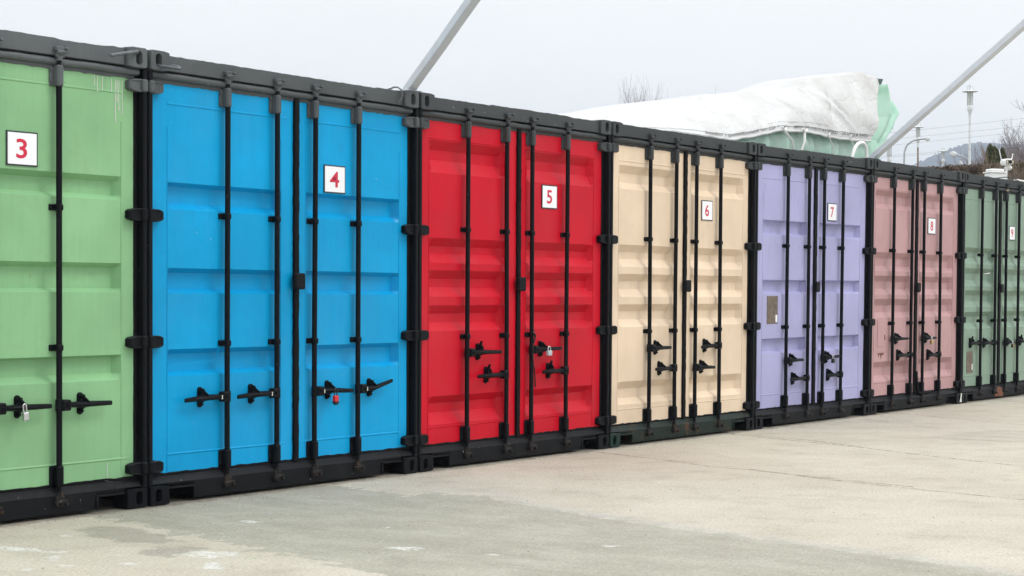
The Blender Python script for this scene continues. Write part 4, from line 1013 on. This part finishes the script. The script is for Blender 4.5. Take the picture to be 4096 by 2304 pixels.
G0 = lambda x, y: bank_h(x, y)
for (x, y, zd, lab, pm, ds) in [(59.95, 18.48, 9.0, 'tallest white street lamp, standing behind the cypress trees', K['lamp_white'], .30), (85.02, 31.15, 10.12, 'street lamp on a rusty brown pole beside the curved street light', K['lamp_rust'], .30),
        (108.7, 39.32, 10.69, 'white street lamp in front of the left slope of the hill', K['lamp_white'], .30), (129.6, 46.3, 11.35, 'smallest white street lamp just above the pink container roof', K['lamp_white'], .30),
        (75.27, 28.53, 8.33, 'faint white street lamp right behind the long grey beam', K['lamp_white'], .17)]:
    street_lamp(x, y, G0(x, y), zd, lab, pm, ds)
def arm_lamp(pts, hd, lab, r_):
    x, y, z = pts[0]; zg = G0(x, y); r0 = empty('curved_street_light', (x, y, zg)); tag(r0, lab, 'street light', 'street lights with curved arms'); o_ = (x, y, zg)
    b_ = MB(); b_.tube([(x, y, zg-.2)]+[Vector(p) for p in pts], [r_*1.3]+[r_]*len(pts), 10); b_.build('pole', K['galv'], r0, o_, 60)
    a, b = Vector(hd[0]), Vector(hd[1]); b_ = MB(); b_.tube([a, a.lerp(b, .2), a.lerp(b, .6), b], [.05, .11, .12, .05], 12, 0, True, .5); b_.build('lamp_head', K['lamp_white'], r0, o_, 60)
arm_lamp([(75.55, 27.89, 7.0), (75.56, 27.87, 8.02), (75.58, 27.82, 8.22), (75.61, 27.74, 8.38), (75.7, 27.53, 8.56), (75.8, 27.3, 8.63), (75.91, 27.04, 8.66), (76.0, 26.9, 8.665)], ((75.98, 26.97, 8.67), (76.03, 26.75, 8.66)), 'grey street light with a long curved arm left of the rusty pole', .045)
arm_lamp([(59.95, 18.42, 5.0), (59.95, 18.45, 6.1), (59.94, 18.52, 6.32), (59.9, 18.62, 6.43), (59.84, 18.77, 6.50), (59.77, 18.95, 6.54)], ((59.78, 18.93, 6.54), (59.68, 19.17, 6.60)), 'short street light with a curved arm beside the tallest lamp', .03)
for k, (a, b) in enumerate([((56.8, 20.84, 7.21), (58.77, 15.92, 7.73)), ((56.8, 20.84, 6.97), (58.78, 15.92, 7.44)), ((57.0, 20.39, 6.78), (58.78, 15.92, 7.23)), ((57.13, 20.1, 6.35), (58.78, 15.91, 6.71)), ((57.86, 18.33, 6.56), (58.78, 15.91, 6.8))]):
    a, b = Vector(a), Vector(b); d = (b-a); b_ = MB(); b_.tube([a+d*(-3+.35*i)+Vector((0, 0, .008*(i-10)**2*.4)) for i in range(23)], .005, 5)
    tag(b_.build('power_line', K['wire'], None, a, 60), ['topmost power line across the sky', 'second power line from the top', 'middle power line across the sky', 'second power line from the bottom', 'lowest power line in front of the hill'][k], 'power line', 'power lines crossing above the hill')

# leafless trees and shrubs, the clipped hedge, cypresses
def bare_tree(x, y, zg, h, lab, cat, grp, seed, mat, spread=.45, upright=.5, trunk=.05, depth=4, nb=5, trunk_frac=.25, name='bare_tree', thin=1.0):
    rnd = random.Random(seed); r0 = empty(name, (x, y, zg)); tag(r0, lab, cat, grp)
    tk = MB(); tw = MB()
    def grow(p, d, L, r_, lv):
        n = 4; pts = [p]; q = Vector(p); dd = Vector(d)
        for i in range(n):
            dd = (dd+Vector((rnd.uniform(-.16, .16), rnd.uniform(-.16, .16), upright*.14))).normalized(); q = q+dd*(L/n); pts.append(Vector(q))
        (tk if lv == 0 else tw).tube(pts, [max(.0022*thin, r_*(1-.14*i)) for i in range(n+1)], 3 if lv > 1 else 6, 0, False)
        if lv >= depth: return
        for k in range(nb+(2 if lv == 0 else 0)):
            i = rnd.randint(1, n); base = pts[i]; a = rnd.uniform(0, 6.283)
            nd = (dd+Vector((math.cos(a), math.sin(a), .15))*rnd.uniform(.4, 1)*spread*1.7).normalized()
            grow(base, nd, L*rnd.uniform(.5, .78), r_*.5, lv+1)
    grow(Vector((x, y, zg)), Vector((rnd.uniform(-.08, .08), rnd.uniform(-.08, .08), 1)), h*(.42), trunk, 0)
    if tk.v: tk.build('trunk', mat, r0, (x, y, zg))
    if tw.v: tw.build('crown', mat, r0, (x, y, zg))
for k, (x, y, zt) in enumerate([(43.3, 24.9, 7.1), (43.85, 23.99, 7.6), (44.4, 23.07, 7.95), (44.8, 22.35, 7.95)]):
    bare_tree(x, y, 0, zt*.98, ['leftmost leafless tree top showing over the white tarpaulin', 'second leafless tree top from the left over the white tarpaulin', 'tall leafless tree top over the white tarpaulin', 'rightmost leafless tree top over the white tarpaulin'][k], 'tree', 'leafless trees behind the covered stack', 30+k, K['twig_pale'], .3, 1.4, .06, 4, 6, thin=1.3)
tl = random.Random(8); nlab = 0
for k in range(46):
    az = tl.uniform(68.0, 71.6); d = tl.uniform(85, 150); q = pol(az, d)
    ztop = float(np.interp(az, [68, 68.4, 69, 69.8, 70.1, 70.6, 71.6], [7.0, 8.2, 8.5, 8.9, 9.6, 10.4, 11]))
    zz = 1.26+(ztop-1.26)*d/100*tl.uniform(.84, 1.0); zg = G0(q.x, q.y)
    h_ = max(1.5, zz-zg)
    bare_tree(q.x, q.y, zg-.1, h_*1.15, 'leafless grey brown tree on the bank in front of the hill', 'tree', 'leafless trees on the bank', 100+k, K['twig_far'], .5, .5, .06, 4, 5, thin=3.0)
def leafy(mb, pts, s_, rnd, n=1):
    for p in pts:
        a = Vector((rnd.gauss(0, 1), rnd.gauss(0, 1), rnd.gauss(0, 1))).normalized(); b = a.cross(Vector((rnd.gauss(0, 1), rnd.gauss(0, 1), rnd.gauss(0, 1)))).normalized()
        ss = s_*rnd.uniform(.6, 1.3); mb.add([p-a*ss, p+b*ss*.6, p+a*ss, p-b*ss*.6], [(0, 1, 2, 3)])
def hedge():
    rnd = random.Random(4); r0 = empty('hedge', tuple(pol(69.5, 42))); tag(r0, 'long clipped brown winter hedge on the bank behind the far containers', 'hedge'); o_ = tuple(pol(69.5, 42))
    mb = MB(); stp = []
    core = MB(); rows = []
    for i in range(121):
        az = 62+14*i/120; c = pol(az, 42); zg = G0(c.x, c.y); zt = float(np.interp(az, [62, 67, 68, 69.2, 70.4, 76], [3.92, 4.02, 4.05, 4.10, 4.13, 4.2]))+.03*mnoise.noise(Vector((az*3, 0, 0)))
        stp.append((az, zg, zt)); rad = Vector((math.sin(R(az)), math.cos(R(az)), 0))
        rows.append([c-rad*.42+Vector((0, 0, zg-.3)), c-rad*.42+Vector((0, 0, zt-.14)), c-rad*.2+Vector((0, 0, zt-.05)), c+rad*.3+Vector((0, 0, zt-.05)), c+rad*.5+Vector((0, 0, zt-.2)), c+rad*.5+Vector((0, 0, zg-.3))])
    core.grid(rows); core.build('hedge_core', K['hedge'], r0, o_, 0)
    P_ = []
    for _ in range(42000):
        i = rnd.randint(0, 119); az, zg, zt = stp[i]; az += rnd.uniform(0, .117); f = rnd.random()
        rr = rnd.choice([-.45, rnd.uniform(-.45, .5)]); z = zg+(zt-zg)*f**.6 if rr == -.45 else zt-rnd.random()*.1
        c = pol(az, 42+rr+rnd.gauss(0, .04)); P_.append(Vector((c.x, c.y, z+rnd.gauss(0, .02))))
    leafy(mb, P_, .028, rnd); mb.build('foliage', K['hedge'], r0, o_)
hedge()
for k in range(9):
    az = 69.0+.28*k+tl.uniform(-.08, .08); q = pol(az, 40.2); 
    bare_tree(q.x, q.y, G0(q.x, q.y)-.3, tl.uniform(1.7, 2.3), 'pale leafless shrub growing up in front of the brown hedge', 'shrub', 'leafless shrubs in front of the hedge', 300+k, plain('pale_twig_%d' % k, (.21, .165, .125), .9), .35, 1.0, .014, 3, 5, name='bare_shrub', thin=1.8)
for k, (az, w, zt) in enumerate([(69.345, .17, 6.0), (69.47, .22, 5.92), (69.71, .15, 5.87)]):
    q = pol(az, 60); zg = G0(q.x, q.y); rnd = random.Random(60+k); o_ = (q.x, q.y, zg)
    r0 = empty('cypress_tree', o_); tag(r0, ['slim green cypress with the highest tip, left of the three', 'broad green cypress in the middle of the three', 'small green cypress standing apart on the right'][k], 'tree', 'green cypress trees behind the hedge')
    tk = MB(); tk.tube([(q.x, q.y, zg-.1), (q.x, q.y, zg+1.6)], [.05, .015], 8); tk.build('trunk', K['twig'], r0, o_)
    mb = MB(); P_ = []; h_ = zt-zg
    for _ in range(6000):
        t = rnd.random()**.8; rr = w*1.25*math.sin(math.pi*min(1, (1-t)**.62*.78+.0))*(1+.22*mnoise.noise(Vector((t*9, k, 0))))*(.6+.45*rnd.random()**.5); a = rnd.uniform(0, 6.283)
        rr *= 1+.2*mnoise.noise(Vector((math.cos(a)*2, math.sin(a)*2, t*7+k)))
        P_.append(Vector((q.x+rr*math.cos(a), q.y+rr*math.sin(a), zg+.12+t*(h_-.12))))
    leafy(mb, P_, .03, rnd); mb.build('foliage', K['cypress'], r0, o_)

# ------------------------------------------------------------------ the air
HAZE = 1
if HAZE:
    hz = MB(); hz.box((-2550, -2550, -1.5), (2550, 2550, 175))
    hm_ = bpy.data.materials.new('haze_air'); hm_.use_nodes = True; nn = hm_.node_tree.nodes; nn.clear()
    pv = nn.new('ShaderNodeVolumePrincipled'); pv.inputs['Color'].default_value = (.78, .89, 1, 1); pv.inputs['Density'].default_value = .0005; pv.inputs['Anisotropy'].default_value = .2
    ou = nn.new('ShaderNodeOutputMaterial'); hm_.node_tree.links.new(pv.outputs[0], ou.inputs['Volume'])
    tag(hz.build('haze', hm_, None, (0, 0, 0)), kind='stuff')
